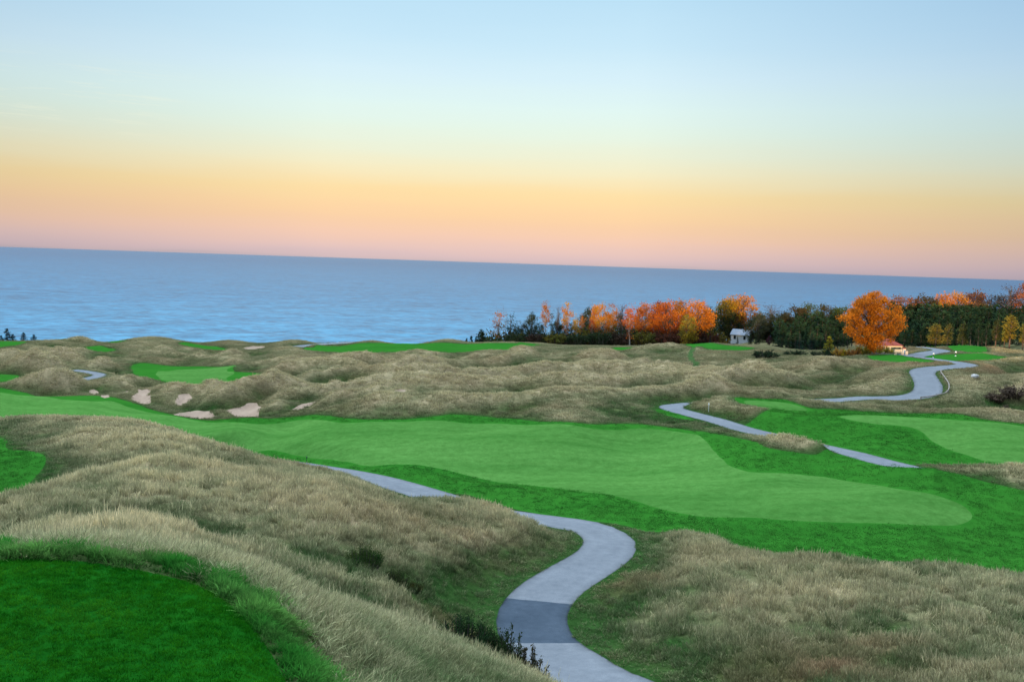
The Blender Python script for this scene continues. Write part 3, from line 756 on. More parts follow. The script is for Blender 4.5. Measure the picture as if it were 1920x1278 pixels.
# ------------------------------------------------------------------ ground sheet, cut along the outlines into ground, turf, sand and path
def build_ground():
    fine = np.arange(-37, 37.001, .085)
    co = [37]
    stp = .3
    while co[-1] + stp < 180:
        co.append(co[-1] + stp); stp = min(stp * 1.25, 4)
    az = np.concatenate([-np.array(co[:0:-1]), fine, np.array(co[1:])])
    rad = np.concatenate([np.geomspace(1.2, 620, 760), [680, 760, 900]])
    A, Rr = np.meshgrid(R(1) * az, rad)
    X = (np.sin(A) * Rr).ravel(); Y = (np.cos(A) * Rr).ravel()
    na, nr = len(az), len(rad)
    X = np.append(X, 0.0); Y = np.append(Y, 0.0)
    Z, msd, psd, z0 = height(X, Y, True)
    global GRID
    GRID = (R(1) * az, rad, Z[:-1].reshape(nr, na), msd[:-1].reshape(nr, na), psd[:-1].reshape(nr, na))
    i = np.arange(na); j = np.arange(nr - 1)
    I, J = np.meshgrid(i, j)
    a = (J * na + I).ravel(); b = (J * na + (I + 1) % na).ravel(); c = ((J + 1) * na + (I + 1) % na).ravel(); d = ((J + 1) * na + I).ravel()
    T = np.concatenate([np.stack([a, b, c], 1), np.stack([a, c, d], 1)])
    cen = np.stack([np.full(na, na * nr), (i + 1) % na, i], 1)
    T = np.concatenate([T, cen])[:, ::-1]
    V = np.stack([X, Y, Z], 1)

    def clip(V, T, sd):
        """split triangles at sd = 0: returns V, inside triangles, outside triangles"""
        s = sd[T] < 0
        n = s.sum(1)
        ins, outs, mid = T[n == 3], T[n == 0], (n == 1) | (n == 2)
        M_ = T[mid]; sm = s[mid]; k = sm.sum(1)
        one = np.where(k == 1, np.argmax(sm, 1), np.argmin(sm, 1))   # the lone corner
        ar = np.arange(len(M_))
        p, q, r_ = M_[ar, one], M_[ar, (one + 1) % 3], M_[ar, (one + 2) % 3]

        edges = np.concatenate([np.stack([p, q], 1), np.stack([p, r_], 1)])
        key = np.sort(edges, 1)
        uk, inv = np.unique(key, axis=0, return_inverse=True)
        inv = inv.ravel()
        t = sd[uk[:, 0]] / (sd[uk[:, 0]] - sd[uk[:, 1]] + 1e-15)
        t = np.clip(t, .001, .999)[:, None]
        nv = V[uk[:, 0]] * (1 - t) + V[uk[:, 1]] * t
        base_i = len(V)
        V2 = np.concatenate([V, nv])
        e1 = base_i + inv[:len(M_)]; e2 = base_i + inv[len(M_):]
        tri = np.stack([p, e1, e2], 1)
        quad = np.concatenate([np.stack([e1, q, r_], 1), np.stack([e1, r_, e2], 1)])
        lone_in = k == 1
        l2 = np.concatenate([lone_in, lone_in])
        ins = np.concatenate([ins, tri[lone_in], quad[~l2]])
        outs = np.concatenate([outs, tri[~lone_in], quad[l2]])
        return V2, ins, outs, uk, t[:, 0]

    def sd_of(kind, V):
        x, y = V[:, 0], V[:, 1]
        if kind in ('path', 'patch'):
            return path_sd(x, y)
        if kind == 'trail':
            return line_dist(x, y, TRAIL, 10)[0] - .6
        d = np.full(len(x), 25.0)
        for pg in POLY[kind]:
            d = np.minimum(d, poly_sd(x, y, pg))
        wob = .10 * smoothstep(12, 40, np.sqrt(x * x + y * y)) if kind != 'tee' else .05
        return d + wob * noise(x / 1.7, y / 1.7) * (1 if kind != 'sand' else 2.5)

    def finish(name, V, T, mat):
        u, inv = np.unique(T, return_inverse=True)
        o = mesh_obj(name, V[u], inv.reshape(-1, 3), mat, smooth=True)
        o['kind'] = 'structure'
        if name in ('cart_path', 'asphalt_patch'):
            at = o.data.attributes.new("edge", 'FLOAT', 'POINT'); at.data.foreach_set("value", (-path_sd(V[u][:, 0], V[u][:, 1])).astype(np.float32))
        if name == 'ground':
            xx, yy = V[u][:, 0], V[u][:, 1]
            dr, wm, _, _ = dry_shade_field(xx, yy, np.hypot(xx, yy), True)
            near = (np.hypot(xx, yy) < 330) & (np.abs(xx) < yy * .8)
            for nm, v in (("dry", np.where(near, dr, .4)), ("warm", np.where(near, wm, .1))):
                at = o.data.attributes.new(nm, 'FLOAT', 'POINT'); at.data.foreach_set("value", v.astype(np.float32))
        return o

    rest = T
    pieces = {}
    for kind in ('path', 'tee', 'fairway', 'rough', 'trail', 'sand'):
        sd = sd_of(kind, V)
        if kind == 'path':
            V, ins, rest, uk, t = clip(V, rest, sd)
            # the newer dark patch on the near path: between two cross cuts
            a0, a1 = P(935, 1121, 35.8)[:2], P(1090, 1131, 35.3)[:2]
            b0, b1 = P(940, 1208, 31)[:2], P(1090, 1204, 31)[:2]
            pg = np.array([a0 + (a0 - a1) * .4, a1 + (a1 - a0) * .4, b1 + (b1 - b0) * .4, b0 + (b0 - b1) * .4])
            sp = poly_sd(V[:, 0], V[:, 1], pg) + .04 * noise(V[:, 0] * 2, V[:, 1] * 2)
            V, pin, pout, uk, t = clip(V, ins, sp)
            finish('cart_path', V, pout, MAT['path']); finish('asphalt_patch', V, pin, MAT['patch'])
        else:
            V, ins, rest, uk, t = clip(V, rest, sd)
            pieces[kind] = ins
    finish('tee_ground', V, pieces['tee'], MAT['tee'])
    finish('fairway_ground', V, pieces['fairway'], MAT['fairway'])
    finish('mown_rough_ground', V, pieces['rough'], MAT['rough'])
    finish('grass_trail', V, pieces['trail'], MAT['trail'])
    finish('bunker_sand', V, pieces['sand'], MAT['sand'])
    finish('ground', V, rest, MAT['fescue'])


build_ground()


# ------------------------------------------------------------------ lake
def build_lake():
    m, nt, N, L, out = new_mat("lake_water")
    geo = N("ShaderNodeNewGeometry"); pos = geo.outputs["Position"]
    b = N("ShaderNodeBsdfPrincipled")
    ra = tex_noise(N, L, pos, .11, 2, .6, (.8, 1, 1)); rb = tex_noise(N, L, pos, .03, 4, .72, (.5, 1, 1))
    rm = N("ShaderNodeMath"); rm.operation = 'MULTIPLY_ADD'; rm.inputs[1].default_value = .55
    rb2 = N("ShaderNodeMath"); rb2.operation = 'MULTIPLY'; rb2.inputs[1].default_value = .45; L(rb, rb2.inputs[0])
    L(ra, rm.inputs[0]); L(rb2.outputs[0], rm.inputs[2])
    # sky reflection painted into the colour: paler towards the shore, darker far out
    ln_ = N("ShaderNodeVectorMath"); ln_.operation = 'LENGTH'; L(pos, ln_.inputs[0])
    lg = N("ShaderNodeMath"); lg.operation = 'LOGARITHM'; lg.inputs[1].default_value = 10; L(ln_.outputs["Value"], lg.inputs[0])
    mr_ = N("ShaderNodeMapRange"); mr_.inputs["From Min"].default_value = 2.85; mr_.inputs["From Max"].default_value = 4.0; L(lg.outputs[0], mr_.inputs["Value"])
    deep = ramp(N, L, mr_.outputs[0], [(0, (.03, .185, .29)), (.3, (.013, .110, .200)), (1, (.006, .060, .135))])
    wc = mixc(N, L, 1.0, deep, ramp(N, L, rm.outputs[0], [(.38, (.42, .50, .56)), (.5, (1, 1, 1)), (.62, (1.7, 1.5, 1.4))]), 'MULTIPLY')  # light and dark of the wave facets, painted as streaks in the colour
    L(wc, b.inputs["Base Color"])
    b.inputs["Roughness"].default_value = .3
    b.inputs["IOR"].default_value = 1.33; b.inputs["Specular IOR Level"].default_value = .06
    prev = None
    for sc, st, dist in ((.02, (.35, 1, 1), 2.0), (.09, (.4, 1, 1), .8), (.35, (.5, 1, 1), .22)):
        bp = N("ShaderNodeBump"); bp.inputs["Distance"].default_value = dist
        L(tex_noise(N, L, pos, sc, 3, .6, st), bp.inputs["Height"])
        if prev:
            L(prev, bp.inputs["Normal"])
        prev = bp.outputs[0]
    L(prev, b.inputs["Normal"])
    L(b.outputs[0], out.inputs["Surface"])
    n = 96
    rad = [250, 500, 1000, 2500, 8000, 25000, 60000]
    V = []; F = []
    for r in rad:
        for k in range(n):
            a = 2 * math.pi * k / n
            V.append((r * math.sin(a), 300 + r * math.cos(a), -50))
    for q in range(len(rad) - 1):
        for k in range(n):
            F.append((q * n + k, (q + 1) * n + k, (q + 1) * n + (k + 1) % n, q * n + (k + 1) % n))
    V.append((0, 300, -50))
    T = [(len(V) - 1, k, (k + 1) % n) for k in range(n)]
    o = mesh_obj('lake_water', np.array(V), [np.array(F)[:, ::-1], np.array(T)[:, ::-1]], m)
    o['kind'] = 'structure'


build_lake()


# ------------------------------------------------------------------ grass
def blade_mat(name, tip_dry, tip_green, foot, warm, trans=.35):
    m, nt, N, L, out = new_mat(name)

    def att(n, kind):
        a = N("ShaderNodeAttribute"); a.attribute_name = n; a.attribute_type = kind
        return a.outputs["Fac"]
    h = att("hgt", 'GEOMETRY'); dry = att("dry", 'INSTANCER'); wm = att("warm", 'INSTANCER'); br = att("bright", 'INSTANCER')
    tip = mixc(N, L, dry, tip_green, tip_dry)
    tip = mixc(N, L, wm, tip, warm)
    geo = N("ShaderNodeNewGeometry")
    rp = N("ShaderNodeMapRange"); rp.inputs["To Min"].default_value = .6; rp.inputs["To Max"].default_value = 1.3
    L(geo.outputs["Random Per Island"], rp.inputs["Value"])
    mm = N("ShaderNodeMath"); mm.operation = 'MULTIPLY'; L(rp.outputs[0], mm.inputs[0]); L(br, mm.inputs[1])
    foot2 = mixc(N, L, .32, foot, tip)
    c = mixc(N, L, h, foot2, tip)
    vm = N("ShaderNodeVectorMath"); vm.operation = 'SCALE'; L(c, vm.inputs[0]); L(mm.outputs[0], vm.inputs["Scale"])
    d = N("ShaderNodeBsdfDiffuse"); L(vm.outputs[0], d.inputs["Color"])
    t = N("ShaderNodeBsdfTranslucent"); L(vm.outputs[0], t.inputs["Color"])
    mx = N("ShaderNodeMixShader"); mx.inputs[0].default_value = trans
    L(d.outputs[0], mx.inputs[1]); L(t.outputs[0], mx.inputs[2]); L(mx.outputs[0], out.inputs["Surface"])
    return m


def tuft(name, n, rad, h, w, flop, mat, seed, head=0.0):
    """one clump of grass: n bent tapering blades, some with a seed head"""
    g = np.random.default_rng(seed)
    V = []; F4 = []; F3 = []; HG = []
    for i in range(n):
        a = g.uniform(0, 2 * np.pi); r0 = rad * math.sqrt(g.uniform(0, 1))
        p = np.array([r0 * math.cos(a), r0 * math.sin(a), -.12 * h])
        la = a + g.normal(0, .9); lean = flop * g.uniform(.2, 1.2)
        hh = h * g.uniform(.55, 1.15); ww = w * g.uniform(.6, 1.3)
        face = g.uniform(0, np.pi)
        sd = np.array([math.cos(face), math.sin(face), 0]) * ww * .5
        ld = np.array([math.cos(la), math.sin(la), 0])
        k = 4
        b0 = len(V)
        for q in range(k):
            t = q / k
            c = p + np.array([0, 0, hh * (t - .35 * lean * t * t)]) + ld * hh * lean * t * t
            wd = (1 - .55 * t)
            if head and q == 3:
                wd = 1.0 + head
            V += [c - sd * wd, c + sd * wd]; HG += [t, t]
        c = p + np.array([0, 0, hh * (1 - .35 * lean)]) + ld * hh * lean
        V.append(c); HG.append(1.0)
        for q in range(k - 1):
            F4.append((b0 + 2 * q, b0 + 2 * q + 1, b0 + 2 * q + 3, b0 + 2 * q + 2))
        F3.append((b0 + 2 * k - 2, b0 + 2 * k - 1, b0 + 2 * k))
    o = mesh_obj(name, np.array(V), [np.array(F4), np.array(F3)], mat, link=False)
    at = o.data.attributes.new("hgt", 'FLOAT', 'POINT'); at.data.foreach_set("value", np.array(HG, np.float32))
    return o


def scatter(name, pts, kind, rotz, tilt, scl, dry, warm, bright, protos):
    n = len(pts)
    me = bpy.data.meshes.new(name)
    me.vertices.add(n); me.vertices.foreach_set("co", np.asarray(pts, np.float32).ravel())

    def put(nm, v, ty='FLOAT'):
        a = me.attributes.new(nm, ty, 'POINT')
        a.data.foreach_set("vector" if ty == 'FLOAT_VECTOR' else "value", np.ascontiguousarray(v, np.int32 if ty == 'INT' else np.float32).ravel())
    put("kind", kind, 'INT'); put("rot", np.stack([tilt[:, 0], tilt[:, 1], rotz], 1), 'FLOAT_VECTOR'); put("scl", scl, 'FLOAT_VECTOR')
    put("dry", dry); put("warm", warm); put("bright", bright)
    o = bpy.data.objects.new(name, me); COL.objects.link(o)
    o['kind'] = 'stuff'
    ng = bpy.data.node_groups.new(name, 'GeometryNodeTree')
    ng.interface.new_socket("Geometry", in_out='INPUT', socket_type='NodeSocketGeometry')
    ng.interface.new_socket("Geometry", in_out='OUTPUT', socket_type='NodeSocketGeometry')
    N, L = ng.nodes.new, ng.links.new
    gi, go = N("NodeGroupInput"), N("NodeGroupOutput")
    m2p = N("GeometryNodeMeshToPoints"); L(gi.outputs[0], m2p.inputs["Mesh"])
    g2i = N("GeometryNodeGeometryToInstance")
    for p in reversed(protos):
        oi = N("GeometryNodeObjectInfo"); oi.inputs["Object"].default_value = p
        L(oi.outputs["Geometry"], g2i.inputs[0])
    iop = N("GeometryNodeInstanceOnPoints")
    L(m2p.outputs[0], iop.inputs["Points"]); L(g2i.outputs[0], iop.inputs["Instance"])
    iop.inputs["Pick Instance"].default_value = True

    def na(nm, ty):
        a = N("GeometryNodeInputNamedAttribute"); a.data_type = ty; a.inputs["Name"].default_value = nm
        return a.outputs["Attribute"]
    L(na("kind", 'INT'), iop.inputs["Instance Index"]); L(na("rot", 'FLOAT_VECTOR'), iop.inputs["Rotation"]); L(na("scl", 'FLOAT_VECTOR'), iop.inputs["Scale"])
    L(iop.outputs[0], go.inputs[0])
    md = o.modifiers.new("grass", 'NODES'); md.node_group = ng
    return o


def build_grass():
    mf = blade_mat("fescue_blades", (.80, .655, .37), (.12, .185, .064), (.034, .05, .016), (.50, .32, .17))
    ml = blade_mat("lush_blades", (.32, .46, .14), (.045, .24, .028), (.010, .06, .009), (.30, .22, .08), .4)
    mt = blade_mat("turf_blades", (.06, .29, .010), (.008, .145, .006), (.003, .075, .003), (.2, .2, .05), .4)
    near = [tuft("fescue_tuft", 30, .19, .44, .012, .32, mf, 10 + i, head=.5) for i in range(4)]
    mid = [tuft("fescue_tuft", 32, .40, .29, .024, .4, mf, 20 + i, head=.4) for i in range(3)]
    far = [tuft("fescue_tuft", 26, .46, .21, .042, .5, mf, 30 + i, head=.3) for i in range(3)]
    bankt = [tuft("fescue_tuft", 60, .19, .26, .0055, .6, mf, 60 + i, head=.4) for i in range(3)]
    stalk = [tuft("seed_stalk", 8, .22, .60, .009, .18, mf, 90 + i, head=1.0) for i in range(3)]
    lush = [tuft("lush_tuft", 22, .07, .14, .013, 1.1, ml, 40 + i) for i in range(4)]
    turf = [tuft("turf_tuft", 30, .055, .034, .0045, .8, mt, 50 + i) for i in range(3)]
    bands = [(7, 15, 90, 3), (15, 21, 50, 3), (21, 30, 30, 0), (30, 62, 18, 0), (60, 110, 9, 1), (108, 180, 7.5, 2), (180, 300, 4.6, 2)]
    Pp, K, S, DR, WA, TI, BR = [], [], [], [], [], [], []
    for r0, r1, dens, lod in bands:
        n = int(R(70) * .5 * (r1 * r1 - r0 * r0) * dens)
        r = np.sqrt(rng.uniform(r0 * r0, r1 * r1, n)); a = rng.uniform(R(-35), R(35), n)
        x, y = r * np.sin(a), r * np.cos(a)
        msd = look(x, y, 3); psd = look(x, y, 4)
        keep = (psd > .10) & (msd > (.15 if r0 > 20 else .55 + .5 * noise(x / .8, y / .8)))
        for pg in POLY['sand']:
            keep &= poly_sd(x, y, pg, 3) > .1
        keep &= (line_dist(x, y, TRAIL, 5)[0] - .65 > 0)
        x, y, r, msd, psd = x[keep], y[keep], r[keep], msd[keep], psd[keep]
        dry, warm, z, conv = dry_shade_field(x, y, r)
        n2 = fbm(x / 1.3, y / 1.3 + 50, 2)
        thin = rng.uniform(0, 1, len(x)) < np.clip(.8 + .75 * n2, .22, 1)
        hs = np.clip(.78 + .30 * n2 + .22 * conv + .25 * (dry - .5), .35, 1.4)
        # short and green beside the paths and next to the tee
        pe = smoothstep(.1, 2.4 if lod == 0 else 1.2, psd); ex = smoothstep(.1, 2.0, msd)
        hs *= (.30 + .70 * pe) * (.45 + .55 * ex)
        dry = dry * (.25 + .75 * pe) * (.45 + .55 * ex)
        bank = 1 - smoothstep(13, 22, r)
        dry = dry * (1 - .4 * bank)
        hs = hs * (1 - .1 * bank)
        m = thin
        x, y, z, hs, dry, warm, conv = x[m], y[m], z[m], hs[m], dry[m], warm[m], conv[m]
        n = len(x)
        jit = (1, .8, .35, 1)[lod]
        BR.append((1 + rng.uniform(-.26, .22, n) * jit) * (1 + .16 * np.clip(conv, 0, 1) - .12 * np.clip(-conv, 0, 1)) * (.88 if lod in (1, 2) else 1.0))  # paler seed heads on crests, plus relief shading painted into blade brightness
        dry = dry + rng.normal(0, .14, n) * jit
        Pp.append(np.stack([x, y, z], 1))
        off = (0, 4, 7, 10)[lod]
        K.append(off + rng.integers(0, 4 if lod == 0 else 3, n))
        sx = rng.uniform(.8, 1.25, n)
        S.append(np.stack([sx, sx, hs * rng.uniform(.8, 1.2, n)], 1))
        DR.append(dry); WA.append(warm)
        # wind from the left leans the stems
        TI.append(np.stack([rng.normal(0, .13, n), rng.normal(.10, .13, n)], 1))
    Pp, K, S, DR, WA, TI, BR = [np.concatenate(q) for q in (Pp, K, S, DR, WA, TI, BR)]
    # taller pale seed stalks stand above the near tussocks
    rr_ = np.hypot(Pp[:, 0], Pp[:, 1])
    pick = np.where((rr_ > 20) & (rr_ < 66) & (rng.uniform(0, 1, len(Pp)) < .14) & (S[:, 2] > .7) & (DR > .22))[0]
    m_ = len(pick)
    Pp = np.concatenate([Pp, Pp[pick] + np.stack([rng.normal(0, .12, m_), rng.normal(0, .12, m_), np.zeros(m_)], 1)]); K = np.concatenate([K, 13 + rng.integers(0, 3, m_)])
    S = np.concatenate([S, np.stack([np.ones(m_), np.ones(m_), S[pick, 2] * rng.uniform(.7, 1.1, m_)], 1)]); DR = np.concatenate([DR, np.clip(DR[pick] + .35, 0, 1)]); WA = np.concatenate([WA, WA[pick] + .05])
    TI = np.concatenate([TI, TI[pick] * .7]); BR = np.concatenate([BR, BR[pick] * 1.08])
    n = len(Pp)
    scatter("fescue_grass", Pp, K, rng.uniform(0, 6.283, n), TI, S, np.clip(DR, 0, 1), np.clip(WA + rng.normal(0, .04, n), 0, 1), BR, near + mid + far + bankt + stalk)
    # lush collar round the tee
    n = 95000
    x = rng.uniform(-14, 1, n); y = rng.uniform(4, 17, n)
    sd = poly_sd(x, y, POLY['tee'][0], 6)
    wide = .85 + .35 * noise(x / 1.3, y / 1.3)
    pk = np.where(sd > .01, 1 - smoothstep(wide * .55, wide * 1.35, sd), 0)
    clump = np.clip(.75 + .8 * fbm(x / .33, y / .33, 2), .42, 1)
    m = rng.uniform(0, 1, n) < pk * clump
    x, y, sd = x[m], y[m], sd[m]
    n = len(x)
    z = height(x, y)
    nn = fbm(x / .5, y / .5, 2)
    sc = np.clip(.9 + .55 * nn, .4, 1.6) * smoothstep(-.12, .08, sd)
    # blades flop away from the cut edge, to the upper right
    rot = rng.normal(0, .5, n)
    tl = np.stack([rng.normal(-.35, .25, n), rng.normal(.45, .25, n)], 1)
    scatter("lush_grass", np.stack([x, y, z], 1), rng.integers(0, 4, n), rot, tl, np.stack([sc, sc, sc], 1), np.clip(.15 + .45 * smoothstep(.3, 1.3, sd) + .35 * fbm(x / .9, y / .9, 2), 0, 1),
            np.clip(.12 * fbm(x / 1.1 + 7, y / 1.1, 2), 0, .5), np.clip(.95 + .6 * nn, .35, 1.7), lush)
    # the mown rough: short thick grass
    mr_ = blade_mat("rough_blades", (.080, .25, .036), (.040, .18, .025), (.036, .16, .022), (.15, .14, .03), .3)
    rgh = [tuft("rough_tuft", 46, .32, .06, .024, .9, mr_, 70 + i) for i in range(3)]
    xs, ys = [], []
    for r0, r1, dens in ((42, 62, 11), (62, 100, 7)):
        n = int(R(70) * .5 * (r1 * r1 - r0 * r0) * dens)
        r = np.sqrt(rng.uniform(r0 * r0, r1 * r1, n)); a = rng.uniform(R(-35), R(35), n)
        xs.append(r * np.sin(a)); ys.append(r * np.cos(a))
    x, y = np.concatenate(xs), np.concatenate(ys)
    m = (look(x, y, 3) < 0) & (look(x, y, 4) > .25)
    x, y = x[m], y[m]
    fs = np.full(len(x), 25.0); rs = fs.copy()
    for pg in POLY['fairway']:
        fs = np.minimum(fs, poly_sd(x, y, pg, 5))
    for pg in POLY['rough']:
        rs = np.minimum(rs, poly_sd(x, y, pg, 5))
    m = (fs > .25) & (rs < -.2)
    x, y = x[m], y[m]; n = len(x)
    n1 = fbm(x / 1.6, y / .8, 3); n2 = fbm(x / 9, y / 5, 2)
    sc = rng.uniform(.75, 1.25, n)
    scatter("rough_grass", np.stack([x, y, look(x, y)], 1), rng.integers(0, 3, n), rng.uniform(0, 6.28, n), np.stack([rng.normal(0, .2, n), rng.normal(.15, .25, n)], 1), np.stack([sc, sc, sc], 1),
            np.clip(.45 + .18 * n1 + .4 * n2, 0, 1), np.clip(.08 * n2, 0, .3), np.clip(1.0 + .1 * n1 + .2 * n2, .7, 1.4), rgh)
    # close mown turf of the tee
    n = 34000
    x = rng.uniform(-11, 0, n); y = rng.uniform(5.5, 13, n)
    sd = poly_sd(x, y, POLY['tee'][0], 6)
    m = (sd < -.03) & (np.abs(x / y) < .68)
    x, y = x[m], y[m]; n = len(x)
    z = height(x, y)
    n1 = fbm(x / .38, y / .10, 3); n2 = fbm(x / 2.4 + 3, y / 1.0, 2)
    scatter("turf_grass", np.stack([x, y, z], 1), rng.integers(0, 3, n), rng.uniform(0, 6.28, n), np.stack([rng.normal(0, .2, n), rng.normal(.2, .25, n)], 1),
            np.repeat(rng.uniform(.7, 1.3, n)[:, None], 3, 1), np.clip(.38 + .34 * n1 + .3 * n2, 0, 1), np.clip(.08 * n2, 0, .3), np.clip(1.0 + .25 * n1 + .15 * n2, .55, 1.5), turf)


build_grass()


# ------------------------------------------------------------------ trees and shrubs
def leaf_mat(name, rough_trans=.35):
    """leaf colour comes from the object's own colour; every leaf varies a little and clumps drift in hue"""
    m, nt, N, L, out = new_mat(name)
    oi = N("ShaderNodeObjectInfo"); geo = N("ShaderNodeNewGeometry"); tc = N("ShaderNodeTexCoord")
    a2 = N("ShaderNodeAttribute"); a2.attribute_name = "second"; a2.attribute_type = 'OBJECT'
    f = tex_noise(N, L, tc.outputs["Object"], .35, 3, .6)
    mr = N("ShaderNodeMapRange"); mr.inputs["From Min"].default_value = .38; mr.inputs["From Max"].default_value = .62
    L(f, mr.inputs["Value"])
    c = mixc(N, L, mr.outputs[0], oi.outputs["Color"], a2.outputs["Color"])
    rp = N("ShaderNodeMapRange"); rp.inputs["To Min"].default_value = .7; rp.inputs["To Max"].default_value = 1.25
    L(geo.outputs["Random Per Island"], rp.inputs["Value"])
    vm = N("ShaderNodeVectorMath"); vm.operation = 'SCALE'; L(c, vm.inputs[0]); L(rp.outputs[0], vm.inputs["Scale"])
    d = N("ShaderNodeBsdfDiffuse"); t = N("ShaderNodeBsdfTranslucent")
    L(vm.outputs[0], d.inputs["Color"]); L(vm.outputs[0], t.inputs["Color"])
    mx = N("ShaderNodeMixShader"); mx.inputs[0].default_value = rough_trans
    L(d.outputs[0], mx.inputs[1]); L(t.outputs[0], mx.inputs[2]); L(mx.outputs[0], out.inputs["Surface"])
    return m


MAT['leaf'] = leaf_mat("leaves")
MAT['needle'] = leaf_mat("needles", .15)


def bark_mat():
    m, nt, N, L, out = new_mat("bark")
    oi = N("ShaderNodeObjectInfo"); tc = N("ShaderNodeTexCoord")
    f = tex_noise(N, L, tc.outputs["Object"], 3, 4, .65, (1, 1, .25))
    c = mixc(N, L, 1.0, oi.outputs["Color"], ramp(N, L, f, [(.35, (.45, .45, .45)), (.65, (1, 1, 1))]), 'MULTIPLY')
    b = N("ShaderNodeBsdfPrincipled"); L(c, b.inputs["Base Color"]); b.inputs["Roughness"].default_value = .9
    L(b.outputs[0], out.inputs["Surface"])
    return m


MAT['bark'] = bark_mat()


def leaves(cen, size, g, aspect=.55, droop=None):
    """one pointed leaf spray (a diamond) at each centre"""
    n = len(cen)
    u = g.normal(size=(n, 3)); u /= np.linalg.norm(u, axis=1)[:, None]
    if droop is not None:
        u = u * .5 + droop; u /= np.linalg.norm(u, axis=1)[:, None]
    w = np.cross(u, g.normal(size=(n, 3))); w /= np.linalg.norm(w, axis=1)[:, None] + 1e-9
    s = (size * g.uniform(.6, 1.35, n))[:, None]
    V = np.stack([cen - u * s * .5, cen + w * s * aspect * .5, cen + u * s * .5, cen - w * s * aspect * .5], 1).reshape(-1, 3)
    F = np.arange(4 * n).reshape(n, 4)
    return V, F


def tube(p, r, k=6):
    p = np.array(p, float); r = np.array(r, float); V = []; F = []
    for i in range(len(p)):
        t = p[min(i + 1, len(p) - 1)] - p[max(i - 1, 0)]
        t /= np.linalg.norm(t) + 1e-9
        a = np.cross(t, [0.3, 1, 0.1]); a /= np.linalg.norm(a); b = np.cross(t, a)
        for q in range(k):
            th = 2 * np.pi * q / k
            V.append(p[i] + r[i] * (a * math.cos(th) + b * math.sin(th)))
    for i in range(len(p) - 1):
        for q in range(k):
            F.append((i * k + q, i * k + (q + 1) % k, (i + 1) * k + (q + 1) % k, (i + 1) * k + q))
    return V, F


class Wood:
    def __init__(self):
        self.V = []; self.F = []

    def add(self, p, r, k=6):
        v, f = tube(p, r, k); o = len(self.V)
        self.V += v; self.F += [tuple(i + o for i in q) for q in f]

    def mesh(self, name):
        return mesh_obj(name, np.array(self.V), np.array(self.F), MAT['bark'], link=False, smooth=True).data


def crown_mesh(name, V, F, mat):
    return mesh_obj(name, V, F, mat, link=False).data


def broadleaf(seed, h, wid, bare, nclump, nleaf, lsize, spread, dense_top=True, trunk_r=None, shape=1.0, wisp=0.0):
    """height h, crown width wid, clear stem to 'bare' (fraction of h); returns trunk and crown meshes"""
    g = np.random.default_rng(seed)
    wd = Wood()
    tr = trunk_r or h * .022
    top = np.array([g.normal(0, .03) * h, g.normal(0, .03) * h, h * .93])
    n = 9
    ts = np.linspace(0, 1, n)
    bend = g.normal(0, .012 * h, (n, 2)).cumsum(0) * .5; bend[0] = 0
    ax = np.stack([ts * top[0] + bend[:, 0], ts * top[1] + bend[:, 1], ts * top[2]], 1)
    wd.add(np.vstack([[0, 0, -.4], ax]), np.concatenate([[tr * 1.35], tr * (1.05 - ts) + .015]), 7)

    def axis(z):
        return np.array([np.interp(z, ax[:, 2], ax[:, 0]), np.interp(z, ax[:, 2], ax[:, 1]), z])
    z0, z1 = bare * h, h
    cz = z0 + (z1 - z0) * .5; hz = (z1 - z0) * .5; hr = wid * .5
    cl = []
    for i in range(nclump):
        d = g.normal(size=3); d /= np.linalg.norm(d)
        rr = g.uniform(.45, 1.0) ** .55 if dense_top else g.uniform(.15, 1) ** .6
        lob = 1 + .18 * math.sin(3 * math.atan2(d[1], d[0]) + seed) + .12 * g.normal()
        zz = d[2] * rr
        e = (1 - .25 * shape * max(0, zz)) * (1 - .22 * max(0, -zz))
        q = np.array([d[0] * rr * hr * lob * e, d[1] * rr * hr * lob * e, cz + zz * hz])
        q[:2] += axis(min(q[2], h * .9))[:2]
        q[2] = max(q[2], z0 * .9)
        cl.append(q)
    cl = np.array(cl)
    pts = []
    for q in cl:
        zb = max(z0 * .8, q[2] - g.uniform(.25, .55) * np.hypot(*(q[:2] - axis(q[2])[:2])) - .12 * h)
        p0 = axis(max(.12 * h, zb))
        mid = (p0 + q) / 2 + np.array([0, 0, .04 * h]) + g.normal(0, .02 * h, 3)
        rb = tr * (.42 * (1 - zb / h) + .08)
        wd.add([p0, mid, q], [rb, rb * .6, .02 + .12 * rb], 4)
        for k in range(2):
            e = q + g.normal(0, 1, 3) * spread * np.array([1.1, 1.1, .8])
            wd.add([mid * .4 + q * .6, e], [rb * .35, .012], 3)
        m = int(nleaf * g.uniform(.5, 1.4))
        pts.append(q + g.normal(0, 1, (m, 3)) * spread * np.array([1, 1, .72]))
    if wisp:
        m = int(sum(len(p) for p in pts) * wisp)
        zz = g.uniform(z0 * .5, z1, m); a = g.uniform(0, 6.28, m); r_ = hr * g.uniform(.1, .9, m)
        pts.append(np.stack([r_ * np.cos(a), r_ * np.sin(a), zz], 1))
    V, F = leaves(np.vstack(pts), lsize, g)
    return wd.mesh("trunk"), crown_mesh("crown", V, F, MAT['leaf'])


